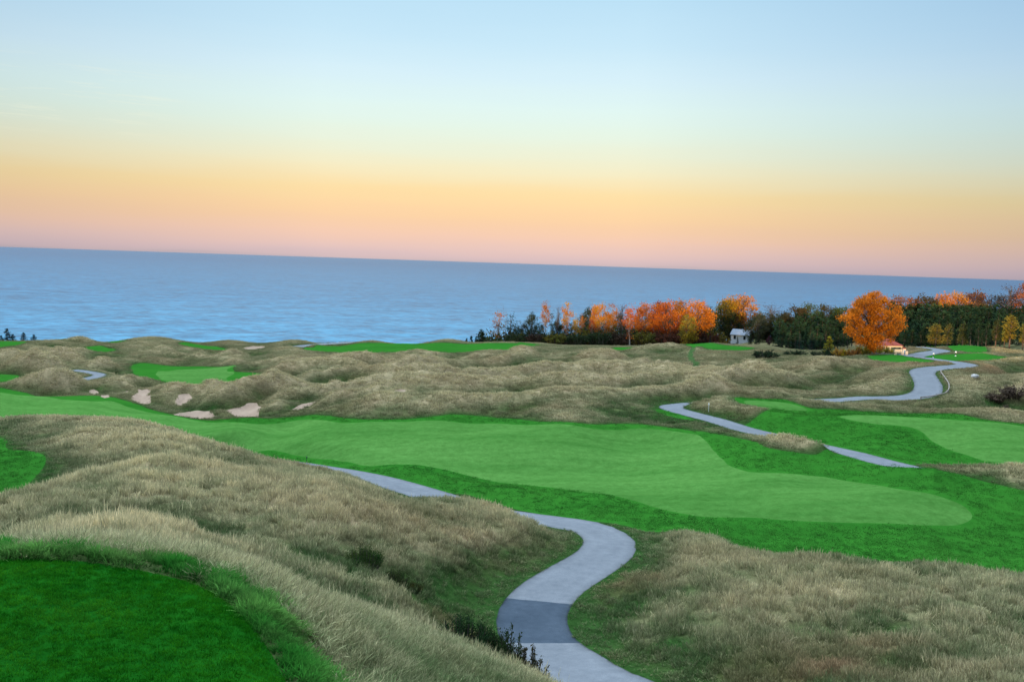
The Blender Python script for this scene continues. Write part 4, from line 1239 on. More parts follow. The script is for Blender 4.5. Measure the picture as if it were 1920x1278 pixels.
def conifer(seed, h, wid, bare, tiers, per, lsize, pine=False, dens=9):
    g = np.random.default_rng(seed)
    wd = Wood(); tr = h * .018
    wd.add([(0, 0, -.4), (0, 0, h * .5), (g.normal(0, .02) * h, g.normal(0, .02) * h, h * .97)], [tr * 1.2, tr * .7, .02], 6)
    pts = []; dr = []
    for i in range(tiers):
        t = (i + g.uniform(-.3, .3)) / tiers
        z = h * (bare + (1 - bare) * min(max(t, 0), .995))
        t = min(max(t, 0.0), .995)
        Lr = wid * .5 * ((1 - t) ** .8 if not pine else (1 - t ** 2.2) * (.55 + .45 * t)) * g.uniform(.75, 1.15) + .12
        for k in range(per):
            a = g.uniform(0, 6.283); Lb = Lr * g.uniform(.55, 1.12)
            rise = g.uniform(.05, .5) if pine else g.uniform(-.35, .12) + .35 * t
            d = np.array([math.cos(a), math.sin(a), rise])
            e = np.array([0, 0, z]) + d * Lb
            wd.add([np.array([0, 0, z]), e], [tr * .25 * (1 - t) + .012, .01], 3)
            m = max(3, int(dens * (Lb / (wid * .5)) + 2))
            s = g.uniform(.25 if not pine else .5, 1.05, m)[:, None]
            p = np.array([0, 0, z]) + d * Lb * s + g.normal(0, .06 * wid if pine else .035 * wid, (m, 3))
            pts.append(p); dr.append(np.repeat((d * .9 + np.array([0, 0, .35 if pine else -.25]))[None], m, 0))
    m = 5
    pts.append(np.stack([g.normal(0, .05, m), g.normal(0, .05, m), h * g.uniform(.93, 1.0, m)], 1)); dr.append(np.repeat(np.array([[0, 0, 1.0]]), m, 0))
    V, F = leaves(np.vstack(pts), lsize, g, aspect=.42, droop=np.vstack(dr))
    return wd.mesh("trunk"), crown_mesh("crown", V, F, MAT['needle'])


def shrub_mesh(seed, h, wid, nstem, nleaf, lsize, spread, upright=.5):
    g = np.random.default_rng(seed); wd = Wood(); pts = []
    for i in range(nstem):
        a = g.uniform(0, 6.28); r_ = wid * .5 * math.sqrt(g.uniform(0, 1)); hh = h * (1 - .55 * (r_ / (wid * .5)) ** 2) * g.uniform(.6, 1.12)
        q = np.array([r_ * math.cos(a), r_ * math.sin(a), hh]); b = q * np.array([upright * .9, upright * .9, 0]) + [0, 0, -.15]
        md = (b + q) / 2 + [0, 0, .1 * h]
        wd.add([b, md, q], [.022 * h + .008, .012 * h + .006, .006], 4)
        m = int(nleaf * g.uniform(.6, 1.4)); s = g.uniform(.15, 1.0, m)[:, None]
        pts.append(b * (1 - s) + q * s + [0, 0, .12 * h] * (s * (1 - s) * 4) + g.normal(0, spread, (m, 3)) * (.4 + .6 * s))
    P_ = np.vstack(pts); P_[:, 2] = np.maximum(P_[:, 2], .02)
    V, F = leaves(P_, lsize, g, aspect=.4)
    return wd.mesh("stem"), crown_mesh("foliage", V, F, MAT['leaf'])


_cache = {}


def proto(kind):
    if kind in _cache:
        return _cache[kind]
    t, i = kind.rsplit('_', 1); i = int(i)
    k = 100 + i
    if t == 'slim':      # thin roadside aspen or young maple with a high narrow crown
        r = (broadleaf(k, 10, 3.4, .34, 30, 30, .34, .40, False, shape=.2, wisp=.22, trunk_r=.13), 10)
    elif t == 'wispy':
        r = (broadleaf(k + 40, 10, 3.0, .30, 22, 20, .30, .42, False, shape=.3, wisp=.15, trunk_r=.11), 10)
    elif t == 'full':
        r = (broadleaf(k + 80, 10, 6.4, .16, 60, 62, .38, .55, shape=.6), 10)
    elif t == 'low':     # leafy to the ground
        r = (broadleaf(k + 120, 10, 6.0, .03, 70, 52, .38, .55, shape=.7), 10)
    elif t == 'bare':
        r = (broadleaf(k + 160, 10, 5.0, .25, 60, 9, .24, .55, False, shape=.5), 10)
    elif t == 'spruce':
        r = (conifer(k + 200, 10, 4.4, .04, 26, 6, .55), 10)
    elif t == 'pine':
        r = (conifer(k + 240, 10, 4.6, .22, 18, 7, .55, True, 12), 10)
    elif t == 'tallpine':
        r = (conifer(k + 280, 10, 4.0, .36, 16, 6, .50, True, 12), 10)
    elif t == 'shrub':
        r = (shrub_mesh(k + 320, 1.0, 1.7, 46, 34, .13, .06), 1.0)
    elif t == 'juniper':
        r = (shrub_mesh(k + 360, 1.0, 2.2, 90, 95, .075, .075, .8), 1.0)
    elif t == 'shoots':
        r = (shrub_mesh(k + 400, 1.0, 1.3, 34, 110, .06, .032, .75), 1.0)
    _cache[kind] = r
    return r


TREE_N = {}


def plant(name, label, cat, kind, px, toppy, D, cols, group=None, bark=(.10, .08, .07), basepy=None, wx=1.0, rot=None, z_off=0.0, hfix=None):
    """a tree rooted on the ground at distance D on the sight line px; its top reaches row toppy"""
    (tm, cm), h0 = proto(kind)
    top = P(px, toppy, D)
    x, y = top[0], top[1]
    z = float(height([x], [y])[0]) + z_off
    hh = hfix if hfix else max(.4, top[2] - z)
    root = bpy.data.objects.new(name, None); COL.objects.link(root)
    root.empty_display_size = .5
    root.location = (x, y, z)
    root.rotation_euler = (0, 0, rot if rot is not None else random.uniform(0, 6.28))
    k = hh / h0
    root.scale = (k * wx, k * wx, k)
    root['label'] = label; root['category'] = cat
    if group:
        root['group'] = group
    isb = kind.split('_')[0] in ('shrub', 'juniper', 'shoots')
    t = bpy.data.objects.new('stem' if isb else 'trunk', tm); COL.objects.link(t); t.parent = root; t.color = (*bark, 1)
    c = bpy.data.objects.new('foliage' if isb else 'crown', cm); COL.objects.link(c); c.parent = root
    c.color = (*cols[0], 1)
    c['second'] = [float(v) for v in cols[-1]]
    return root


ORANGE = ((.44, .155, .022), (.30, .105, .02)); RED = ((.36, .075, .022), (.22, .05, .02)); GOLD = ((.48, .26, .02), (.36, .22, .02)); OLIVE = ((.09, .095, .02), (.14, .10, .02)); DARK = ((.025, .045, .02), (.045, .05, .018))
RUSSET = ((.20, .07, .03), (.12, .06, .03)); MIXO = ((.48, .14, .025), (.12, .09, .02)); YOL = ((.42, .27, .025), (.14, .14, .025)); PINE = ((.015, .034, .018), (.024, .045, .018)); PURPLE = ((.07, .025, .035), (.05, .02, .03)); GREYB = ((.10, .085, .085), (.08, .07, .06)); MIDG = ((.06, .085, .02), (.09, .10, .02))
PALE = (.42, .38, .34); BROWN = (.10, .075, .06)


def build_trees():
    # the big lone maple beside the pavilion
    g = np.random.default_rng(5)
    tm, cm = broadleaf(5, 12.6, 10.0, .04, 190, 140, .32, .46, trunk_r=.34, shape=.8)
    _cache['maple_0'] = ((tm, cm), 12.6)
    plant("maple_tree", "huge round orange maple standing alone beside the red roofed pavilion", "tree", 'maple_0', 1638, 545, 165, ((.52, .185, .018), (.36, .115, .014)), bark=(.16, .11, .08), rot=.6)
    L_ = [  # kind, px, top row, distance, colours, bark, width, label
        ('wispy_0', 937, 573, 318, MIXO, PALE, .9, "thin leaning tree with sparse orange top at the left end of the wood"),
        ('wispy_1', 961, 581, 322, DARK, BROWN, 1.2, "dark open branched tree right of the thin orange topped one at the wood's end"),
        ('low_0', 998, 586, 316, DARK, BROWN, .62, "bushy dark green tree standing alone left of the bare masts"),
        ('slim_0', 1025, 564, 320, ORANGE, PALE, .65, "slender tree with small bright orange top above a pale stem"),
        ('wispy_2', 1036, 584, 326, DARK, BROWN, .8, "thin dark leaved tree just right of the small orange topped one"),
        ('bare_0', 1047, 570, 322, GREYB, BROWN, .35, "bare spindly stem standing between two orange crowns"),
        ('slim_1', 1064, 566, 318, ((.50, .15, .025), (.44, .24, .02)), PALE, .85, "tall aspen with orange and golden crown, second orange one from the left"),
        ('slim_2', 1080, 590, 316, GOLD, PALE, .8, "short slim golden tree under the tall orange aspen"),
        ('slim_3', 1091, 588, 322, ORANGE, PALE, .6, "small orange tree squeezed beside a dark green crown"),
        ('low_1', 1106, 577, 330, DARK, BROWN, .62, "dark green tree rising between orange trees at the wood's left half"),
        ('slim_0', 1112, 594, 316, RED, PALE, .7, "low reddish tree in front of the dark green crown"),
        ('full_0', 1126, 566, 320, ((.52, .16, .022), (.46, .23, .02)), PALE, .7, "broad orange aspen with pale trunks left of the gap in the wood"),
        ('slim_1', 1146, 569, 318, ORANGE, PALE, 1.0, "orange aspen with low hanging leaves beside the dark gap"),
        ('bare_1', 1166, 566, 332, RUSSET, BROWN, .7, "half bare brownish tree in the dark gap of the orange wood"),
        ('slim_2', 1184, 567, 300, ((.52, .125, .02), (.50, .11, .02)), PALE, .95, "narrow bright orange tree with tapering crown and long pale trunk"),
        ('full_1', 1211, 566, 318, ((.36, .085, .02), (.48, .16, .022)), BROWN, .8, "red orange tree right of the narrow tapering one"),
        ('full_2', 1232, 564, 324, RED, BROWN, .75, "deep red orange crown in the middle of the wood"),
        ('full_0', 1252, 561, 316, ((.42, .09, .02), (.50, .145, .022)), BROWN, .85, "large red orange tree left of the brightest orange crown"),
        ('full_1', 1278, 561, 322, ORANGE, BROWN, .9, "orange tree beneath the brown topped crown behind"),
        ('full_2', 1308, 561, 312, ((.56, .16, .02), (.58, .20, .02)), BROWN, 1.05, "brightest orange crown at the right end of the orange wood"),
        ('low_2', 1291, 590, 302, YOL, BROWN, .9, "yellow olive tree standing in front of the brightest orange crown"),
        ('low_0', 1328, 576, 330, DARK, BROWN, .8, "dark olive tree at the right edge of the orange wood"),
        ('low_1', 1352, 566, 368, OLIVE, BROWN, .85, "olive brown tree behind and left of the white house"),
        ('full_0', 1369, 554, 372, ((.36, .21, .018), (.42, .17, .02)), BROWN, .95, "golden topped tree rising behind the white house"),
        ('full_1', 1394, 551, 372, ((.62, .24, .04), (.40, .14, .04)), BROWN, 1.0, "orange round topped tree behind the white house's right side"),
        ('low_2', 1372, 582, 366, DARK, BROWN, 1.15, "wide dark green tree sheltering the white house from behind"),
        ('bare_0', 1446, 565, 330, GREYB, (.16, .14, .14), 1.35, "grey purple half bare tree between the house and the dark conifers"),
        ('low_0', 1424, 585, 318, ((.05, .06, .025), (.10, .10, .06)), BROWN, .75, "greyish green tree beside the right gable of the white house"),
        ('low_1', 1443, 630, 288, PURPLE, BROWN, .9, "rounded dark purple small tree right of the white house"),
        ('full_0', 1494, 571, 335, ((.10, .055, .025), (.07, .06, .02)), BROWN, 1.0, "brown rounded crown above the conifers left of the maple"),
        ('low_2', 1476, 588, 322, ((.07, .06, .02), (.10, .055, .02)), BROWN, .8, "low brown olive tree between the grey tree and the conifers"),
        ('full_1', 1519, 567, 345, MIDG, BROWN, .9, "green rounded crown showing over the conifer tops"),
        ('full_2', 1541, 569, 350, ((.09, .06, .025), (.07, .07, .02)), BROWN, .9, "small brown crown in the back row left of the maple"),
        ('bare_1', 1562, 567, 352, ((.10, .05, .05), (.07, .045, .04)), BROWN, 1.0, "bare reddish twigged tree in the back row left of the maple"),
        ('full_0', 1582, 572, 345, MIDG, BROWN, 1.1, "mid green tree touching the maple's left side in the back row"),
        ('full_1', 1688, 553, 352, ((.48, .14, .04), (.16, .08, .03)), BROWN, 1.1, "orange topped tree in the back row just right of the maple"),
        ('full_2', 1712, 557, 356, RUSSET, BROWN, 1.0, "russet tree in the back row second from the maple"),
        ('full_0', 1735, 550, 362, ((.07, .055, .022), (.11, .07, .025)), BROWN, .9, "dark brown round crown left of the bright back row pair"),
        ('bare_0', 1755, 549, 366, ((.34, .12, .07), (.28, .10, .06)), BROWN, .9, "thin pinkish orange tree in the back row"),
        ('full_1', 1774, 548, 360, ((.52, .14, .04), (.60, .22, .03)), BROWN, .85, "bright red orange crown of the back row pair"),
        ('full_2', 1794, 546, 364, ((.58, .18, .035), (.52, .24, .03)), BROWN, .8, "bright orange crown on the right of the back row pair"),
        ('bare_1', 1814, 552, 364, ((.09, .05, .05), (.06, .04, .035)), BROWN, 1.1, "dark twiggy tree right of the bright orange pair"),
        ('full_0', 1834, 543, 370, ((.32, .10, .045), (.10, .06, .03)), BROWN, 1.0, "reddish topped tree in the back row near the right edge"),
        ('bare_0', 1858, 545, 366, ((.08, .06, .06), (.06, .05, .045)), (.13, .11, .11), 1.3, "wide dark bare tree between reddish crown and tall grey one"),
        ('bare_1', 1899, 530, 352, ((.09, .075, .075), (.07, .06, .055)), (.16, .14, .14), 1.2, "tallest grey bare branched tree at the upper right"),
        ('full_1', 1880, 552, 372, ((.09, .05, .03), (.06, .05, .025)), BROWN, 1.0, "brown crown below and left of the tallest bare tree"),
        ('full_2', 1921, 529, 350, ((.42, .13, .05), (.20, .08, .04)), BROWN, .9, "red topped tree cut by the right edge of the picture"),
        ('full_0', 1760, 567, 345, YOL, BROWN, .55, "small yellow green crown just below the bright orange pair"),
        ('full_1', 1722, 570, 338, MIDG, BROWN, .9, "green crown over the conifers right of the maple"),
        ('full_2', 1790, 568, 345, ((.08, .08, .02), (.12, .09, .02)), BROWN, .9, "olive crown under the bright orange pair"),
        ('full_0', 1822, 565, 348, ((.13, .065, .03), (.09, .06, .025)), BROWN, .9, "brown crown in the middle row beside the yellow brown one"),
        ('full_1', 1843, 567, 346, ((.22, .13, .03), (.10, .07, .02)), BROWN, .7, "yellow brown crown in the middle row of the right wood"),
        ('bare_0', 1889, 568, 335, ((.22, .06, .03), (.16, .05, .03)), BROWN, .8, "red brown thin tree standing among the right conifers"),
    ]
    for kind, px, tp, D, cols, bark, wx, lab in L_:
        nm = {'slim': 'aspen_tree', 'wispy': 'thin_tree', 'full': 'broadleaf_tree', 'low': 'broadleaf_tree', 'bare': 'bare_tree'}[kind.split('_')[0]]
        plant(nm, lab, "tree", kind, px, tp, D, cols, "autumn trees along the lake bluff", bark, wx=wx)
    # dark undergrowth under the orange wood
    k = 0
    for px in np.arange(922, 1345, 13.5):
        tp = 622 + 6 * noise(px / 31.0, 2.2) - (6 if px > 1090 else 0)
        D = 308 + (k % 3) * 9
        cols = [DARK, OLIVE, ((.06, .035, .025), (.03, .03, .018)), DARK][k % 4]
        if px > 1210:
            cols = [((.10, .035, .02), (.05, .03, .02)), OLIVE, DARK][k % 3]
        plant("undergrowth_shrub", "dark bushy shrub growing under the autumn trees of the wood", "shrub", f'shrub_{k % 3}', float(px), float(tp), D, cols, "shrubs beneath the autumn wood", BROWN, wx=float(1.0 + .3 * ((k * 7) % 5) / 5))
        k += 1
    for i, (px, tp) in enumerate([(972, 612), (986, 606), (1012, 604), (1044, 600), (1056, 607), (1074, 602), (1410, 596), (1432, 604), (1462, 600), (1452, 612), (1425, 590), (1440, 586), (1456, 590), (1470, 585)]):
        plant("dark_tree", "dark low tree filling the gap " + ("among the thin trees at the wood's left end" if px < 1200 else "between the white house and the plantation"), "tree", f'low_{i % 3}', float(px), float(tp), 334 if px < 1200 else 322, (DARK, ((.035, .045, .022), (.06, .05, .022)))[i % 2],
              "dark low trees " + ("at the wood's left end" if px < 1200 else "beside the house"), BROWN, wx=.75 if px < 1200 else 1.0)
    # back fill of stems and dark crowns so the orange wood is closed
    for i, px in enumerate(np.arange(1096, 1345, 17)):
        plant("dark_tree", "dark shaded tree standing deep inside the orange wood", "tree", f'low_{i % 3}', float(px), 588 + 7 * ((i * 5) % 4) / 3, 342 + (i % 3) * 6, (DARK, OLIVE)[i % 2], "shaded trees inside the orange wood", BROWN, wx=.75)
    for px, tp, D, kd, lab in [(875, 634, 300, 'spruce_0', "tiny dark spruce alone on the bluff edge, leftmost near the wood"), (884, 629, 300, 'spruce_1', "small narrow dark spruce second on the bluff edge"), (893, 630, 298, 'spruce_2', "small squat dark spruce beside the leaning pine on the bluff"), (903, 617, 300, 'pine_0', "small windswept pine leaning on the bluff edge")]:
        plant("small_conifer", lab, "tree", kd, px, tp, D, PINE, "small conifers on the bluff edge", BROWN)
    for px, tp, wx, lab in [(2, 628, 2.3, "dark conifer cut by the left edge above the green"), (13, 615, 2.1, "tallest pointed dark conifer by the far left green"), (24, 626, 2.7, "bushy dark conifer right of the tallest one at far left"), (44, 623, 2.5, "round dark conifer standing apart at far left"), (63, 627, 2.7, "low spreading dark conifer, rightmost at far left")]:
        plant("dark_conifer", lab, "tree", f'spruce_{int(px) % 3}', px, tp, 232, ((.008, .02, .014), (.012, .026, .016)), "conifers by the far left green", BROWN, wx=wx)
    # conifers: left plantation (house to maple) and right plantation
    k = 0
    for row, (D, t0) in enumerate([(318, 588), (305, 594), (292, 601), (281, 611), (270, 624)]):
        for px in np.arange(1462 + (row % 2) * 8, 1600, 16):
            if row < 2 and px < 1490:
                continue
            jx = 4 * noise(px / 7.0, row * 3.1); jt = 9 * noise(px / 13.0 + 5, row * 2.7)
            plant("pine_tree", "dark green pine crowded in the plantation between the white house and the maple", "tree", f'{("pine", "spruce")[(k + row) % 3 == 0]}_{k % 4}', float(px + jx), float(t0 + jt), D + random.uniform(-5, 5), tuple(tuple(c * q for c, q in zip(p, (random.uniform(.7, 1.7),) * 3)) for p in PINE), "pines between the house and the maple", BROWN, wx=random.uniform(1.3, 1.9))
            k += 1
    for row, (D, t0) in enumerate([(335, 571), (320, 578), (305, 586), (290, 596), (276, 606), (263, 618)]):
        for px in np.arange(1672 + (row % 2) * 8, 1936, 16.5):
            jx = 4 * noise(px / 7.0, row * 3.1 + 50); jt = 9 * noise(px / 13.0 + 5, row * 2.7 + 50)
            plant("pine_tree", "dark green pine crowded in the plantation to the right of the maple", "tree", f'{("pine", "spruce")[(k + row) % 4 == 0]}_{k % 4}', float(px + jx), float(t0 + jt), D + random.uniform(-5, 5), tuple(tuple(c * q for c, q in zip(p, (random.uniform(.7, 1.7),) * 3)) for p in PINE), "pines right of the maple", BROWN, wx=random.uniform(1.3, 1.9))
            k += 1
    for px, tp, D, kd, cols, wx, lab in [
        (1407, 627, 292, 'spruce_0', PINE, 1.2, "dark spruce at the right front corner of the white house"), (1383, 631, 300, 'spruce_1', PINE, 1.0, "small dark spruce in front of the white house wall"), (1420, 624, 290, 'spruce_2', PINE, 1.3, "dark spruce second to the right of the white house"),
        (1467, 622, 268, 'spruce_3', PINE, 1.1, "dark spruce right of the purple tree"), (1500, 626, 266, 'spruce_0', ((.02, .045, .035), (.03, .055, .04)), 1.1, "bluish small spruce in the front row left of its twin"), (1523, 625, 266, 'spruce_1', ((.018, .04, .034), (.025, .05, .04)), 1.2, "bluish small spruce in the front row right of its twin"),
        (1332, 630, 300, 'spruce_2', ((.03, .05, .04), (.03, .045, .035)), 1.0, "bluish spruce at the foot of the orange wood's right end"),
        (1556, 630, 171, 'spruce_3', ((.34, .28, .03), (.16, .17, .02)), 1.8, "short golden green conifer left of the maple"),
        (1757, 606, 226, 'pine_0', ((.26, .17, .03), (.09, .10, .025)), 1.7, "wide golden pine lit by the sun in front of the right conifers"), (1779, 605, 228, 'pine_1', ((.20, .15, .03), (.04, .06, .025)), 1.1, "narrow golden tipped pine beside the wide golden one"),
        (1808, 603, 236, 'pine_2', ((.10, .10, .03), (.03, .05, .02)), 1.2, "half golden pine between the two golden groups"), (1870, 599, 236, 'tallpine_0', ((.12, .11, .03), (.04, .05, .02)), 1.1, "dark pine with yellowish top left of the tall golden pine"),
        (1897, 590, 224, 'tallpine_1', ((.32, .22, .03), (.17, .14, .025)), 1.2, "tall golden pine with clear reddish trunk near the right edge"), (1886, 606, 226, 'tallpine_2', ((.34, .25, .03), (.26, .20, .03)), .8, "shorter golden pine leaning on the tall golden one"), (1921, 606, 224, 'tallpine_3', ((.32, .25, .03), (.12, .12, .03)), 1.0, "golden pine cut by the right edge")]:
        plant("conifer_tree" if 'spruce' in kd else "pine_tree", lab, "tree", kd, px, tp, D, cols, None, (.20, .11, .07) if 'tall' in kd else BROWN, wx=wx)
    for px, D, tp, lab in [(1836, 230, 612, "thin dark pine with bare stem, left of three behind the right tee"), (1822, 233, 606, "thin dark pine second of three behind the right tee"), (1851, 231, 610, "thin dark pine, right of three behind the right tee")]:
        plant("pine_tree", lab, "tree", 'tallpine_0', px, tp, D, PINE, None, (.12, .09, .08), wx=1.0)
    # shrubs
    for nm, lab, kd, px, D, hh, wx, cols, zo in [
        ("juniper_shrub", "dark juniper clump on the near slope left of the winding path", 'juniper_0', 690, 33.2, .75, .95, ((.03, .07, .016), (.07, .08, .02)), -.05),
        ("juniper_shrub", "low sprawling juniper to the right of the dark clump", 'juniper_1', 748, 32.6, .48, 1.3, ((.03, .05, .014), (.06, .055, .02)), -.08),
        ("juniper_shrub", "small flat juniper with yellow tips, rightmost of three on the slope", 'juniper_2', 786, 32.8, .34, 1.2, ((.03, .05, .014), (.10, .075, .015)), -.05),
        ("bank_shrub", "dark green low shrub at the path edge beside the tee bank", 'juniper_1', 888, 24.5, .95, .9, ((.02, .05, .016), (.03, .05, .018)), 0),
        ("bank_shrub", "spreading dark shrub between the path and the low green one", 'juniper_2', 932, 24.5, 1.05, .75, ((.022, .045, .015), (.035, .05, .018)), 0),
        ("sapling_shrub", "shrub with tall upright shoots against the pale path", 'shoots_0', 966, 24.2, 1.6, .6, ((.025, .055, .018), (.05, .06, .02)), 0),
        ("sapling_shrub", "brownish upright shrub overlapping the near path, rightmost at the bank", 'shoots_1', 1010, 23.8, 1.4, .75, ((.05, .06, .025), (.10, .05, .03)), 0),
        ("hillside_shrub", "dark rounded shrub alone on the hollow's far slope", 'shrub_0', 1440, 172, 1.9, 1.7, ((.02, .04, .018), (.03, .045, .02)), -.2),
        ("hillside_shrub", "flat dark shrub under the front row of conifers", 'shrub_1', 1497, 182, 1.3, 2.6, ((.02, .04, .018), (.03, .045, .02)), -.2),
        ("hillside_shrub", "dark scrub at the foot of the golden conifer", 'shrub_2', 1548, 166, 1.9, 1.6, ((.018, .034, .016), (.03, .04, .02)), -.2),
        ("maple_shrub", "orange shrub at the left end of the row under the maple", 'shrub_0', 1577, 164, 1.9, .9, ((.40, .17, .03), (.30, .20, .03)), 0),
        ("maple_shrub", "golden shrub second in the row under the maple", 'shrub_1', 1590, 163, 1.8, .9, ((.34, .24, .02), (.22, .20, .02)), 0),
        ("maple_shrub", "red brown shrub in front of the maple's trunk", 'shrub_2', 1606, 162, 1.9, .9, ((.30, .12, .03), (.30, .18, .03)), 0),
        ("maple_shrub", "yellow green shrub left of the pavilion", 'shrub_0', 1622, 164, 2.0, .9, ((.30, .26, .03), (.20, .20, .03)), 0),
        ("maple_shrub", "yellow green shrub before the pavilion's left post", 'shrub_1', 1648, 169.5, 1.5, 1.0, ((.26, .24, .03), (.18, .19, .03)), 0),
        ("maple_shrub", "small yellow green shrub before the pavilion's right post", 'shrub_2', 1669, 169.5, 1.3, .9, ((.28, .24, .03), (.18, .18, .03)), 0),
        ("brush_shrub", "brown thorny brush on the right slope beside the upper path", 'shrub_0', 1882, 99, 1.1, 1.7, ((.13, .085, .06), (.09, .075, .045)), -.2),
        ("brush_shrub", "wide brown brush at the right edge below the white rock", 'shrub_1', 1912, 99, 1.3, 1.8, ((.12, .08, .06), (.08, .07, .045)), -.2),
        ("brush_shrub", "low brown brush on the slope in front of the others", 'shrub_2', 1895, 95, .9, 1.7, ((.12, .085, .055), (.08, .07, .04)), -.2)]:
        plant(nm, lab, "shrub", kd, px, 600, D, cols, None, (.09, .06, .05), wx=wx, z_off=zo, hfix=hh)


build_trees()


# ------------------------------------------------------------------ buildings and course furniture
def thing(name, label, cat, loc, rot=0.0, group=None):
    o = bpy.data.objects.new(name, None); COL.objects.link(o)
    o.location = loc; o.rotation_euler = (0, 0, rot); o['label'] = label; o['category'] = cat; o.empty_display_size = .3
    if group:
        o['group'] = group
    return o


class MB:
    def __init__(self):
        self.V = []; self.F = []

    def raw(self, v, f):
        o = len(self.V); self.V += [tuple(p) for p in v]; self.F += [tuple(i + o for i in q) for q in f]
        return self

    def box(self, x0, x1, y0, y1, z0, z1):
        v = [(x0, y0, z0), (x1, y0, z0), (x1, y1, z0), (x0, y1, z0), (x0, y0, z1), (x1, y0, z1), (x1, y1, z1), (x0, y1, z1)]
        return self.raw(v, [(3, 2, 1, 0), (4, 5, 6, 7), (0, 1, 5, 4), (1, 2, 6, 5), (2, 3, 7, 6), (3, 0, 4, 7)])

    def tube(self, p, r, k=8):
        v, f = tube(p, r, k)
        self.raw(v, f)
        n = len(v)
        o = len(self.V) - n
        self.F.append(tuple(o + i for i in range(k))[::-1]); self.F.append(tuple(o + n - k + i for i in range(k)))
        return self

    def build(self, name, mat, parent=None, bevel=0.0):
        me = bpy.data.meshes.new(name); me.from_pydata(self.V, [], self.F); me.update()
        me.materials.append(mat)
        o = bpy.data.objects.new(name, me); COL.objects.link(o)
        if parent:
            o.parent = parent
        if bevel:
            b = o.modifiers.new("bevel", 'BEVEL'); b.width = bevel; b.segments = 2; b.limit_method = 'ANGLE'
        return o


MAT['white_wood'] = plain("white_clapboard", (.62, .64, .68), .7, .06, 3)
MAT['slate'] = plain("grey_roofing", (.17, .19, .22), .8, .18, 2)
MAT['glass'] = plain("dark_glass", (.02, .025, .03), .15, .1, 2, .5)
MAT['red_roof'] = plain("red_roofing", (.20, .04, .025), .8, .2, 4)
MAT['cream'] = plain("cream_wood", (.68, .56, .42), .65, .1, 6)
MAT['stone'] = plain("pale_rock", (.42, .39, .36), .9, .22, 3, bump=.05)
MAT['timber'] = plain("weathered_timber", (.26, .21, .17), .9, .25, 5)
MAT['brick'] = plain("red_brick", (.30, .10, .07), .9, .2, 8)
MAT['dark_metal'] = plain("dark_metal", (.03, .03, .03), .5, .1, 5)
MAT['white_paint'] = plain("white_paint", (.8, .8, .8), .5, .05, 5)
MAT['concrete'] = plain("concrete", (.36, .35, .36), .9, .12, 3)


def gz(x, y):
    return float(height([x], [y])[0])


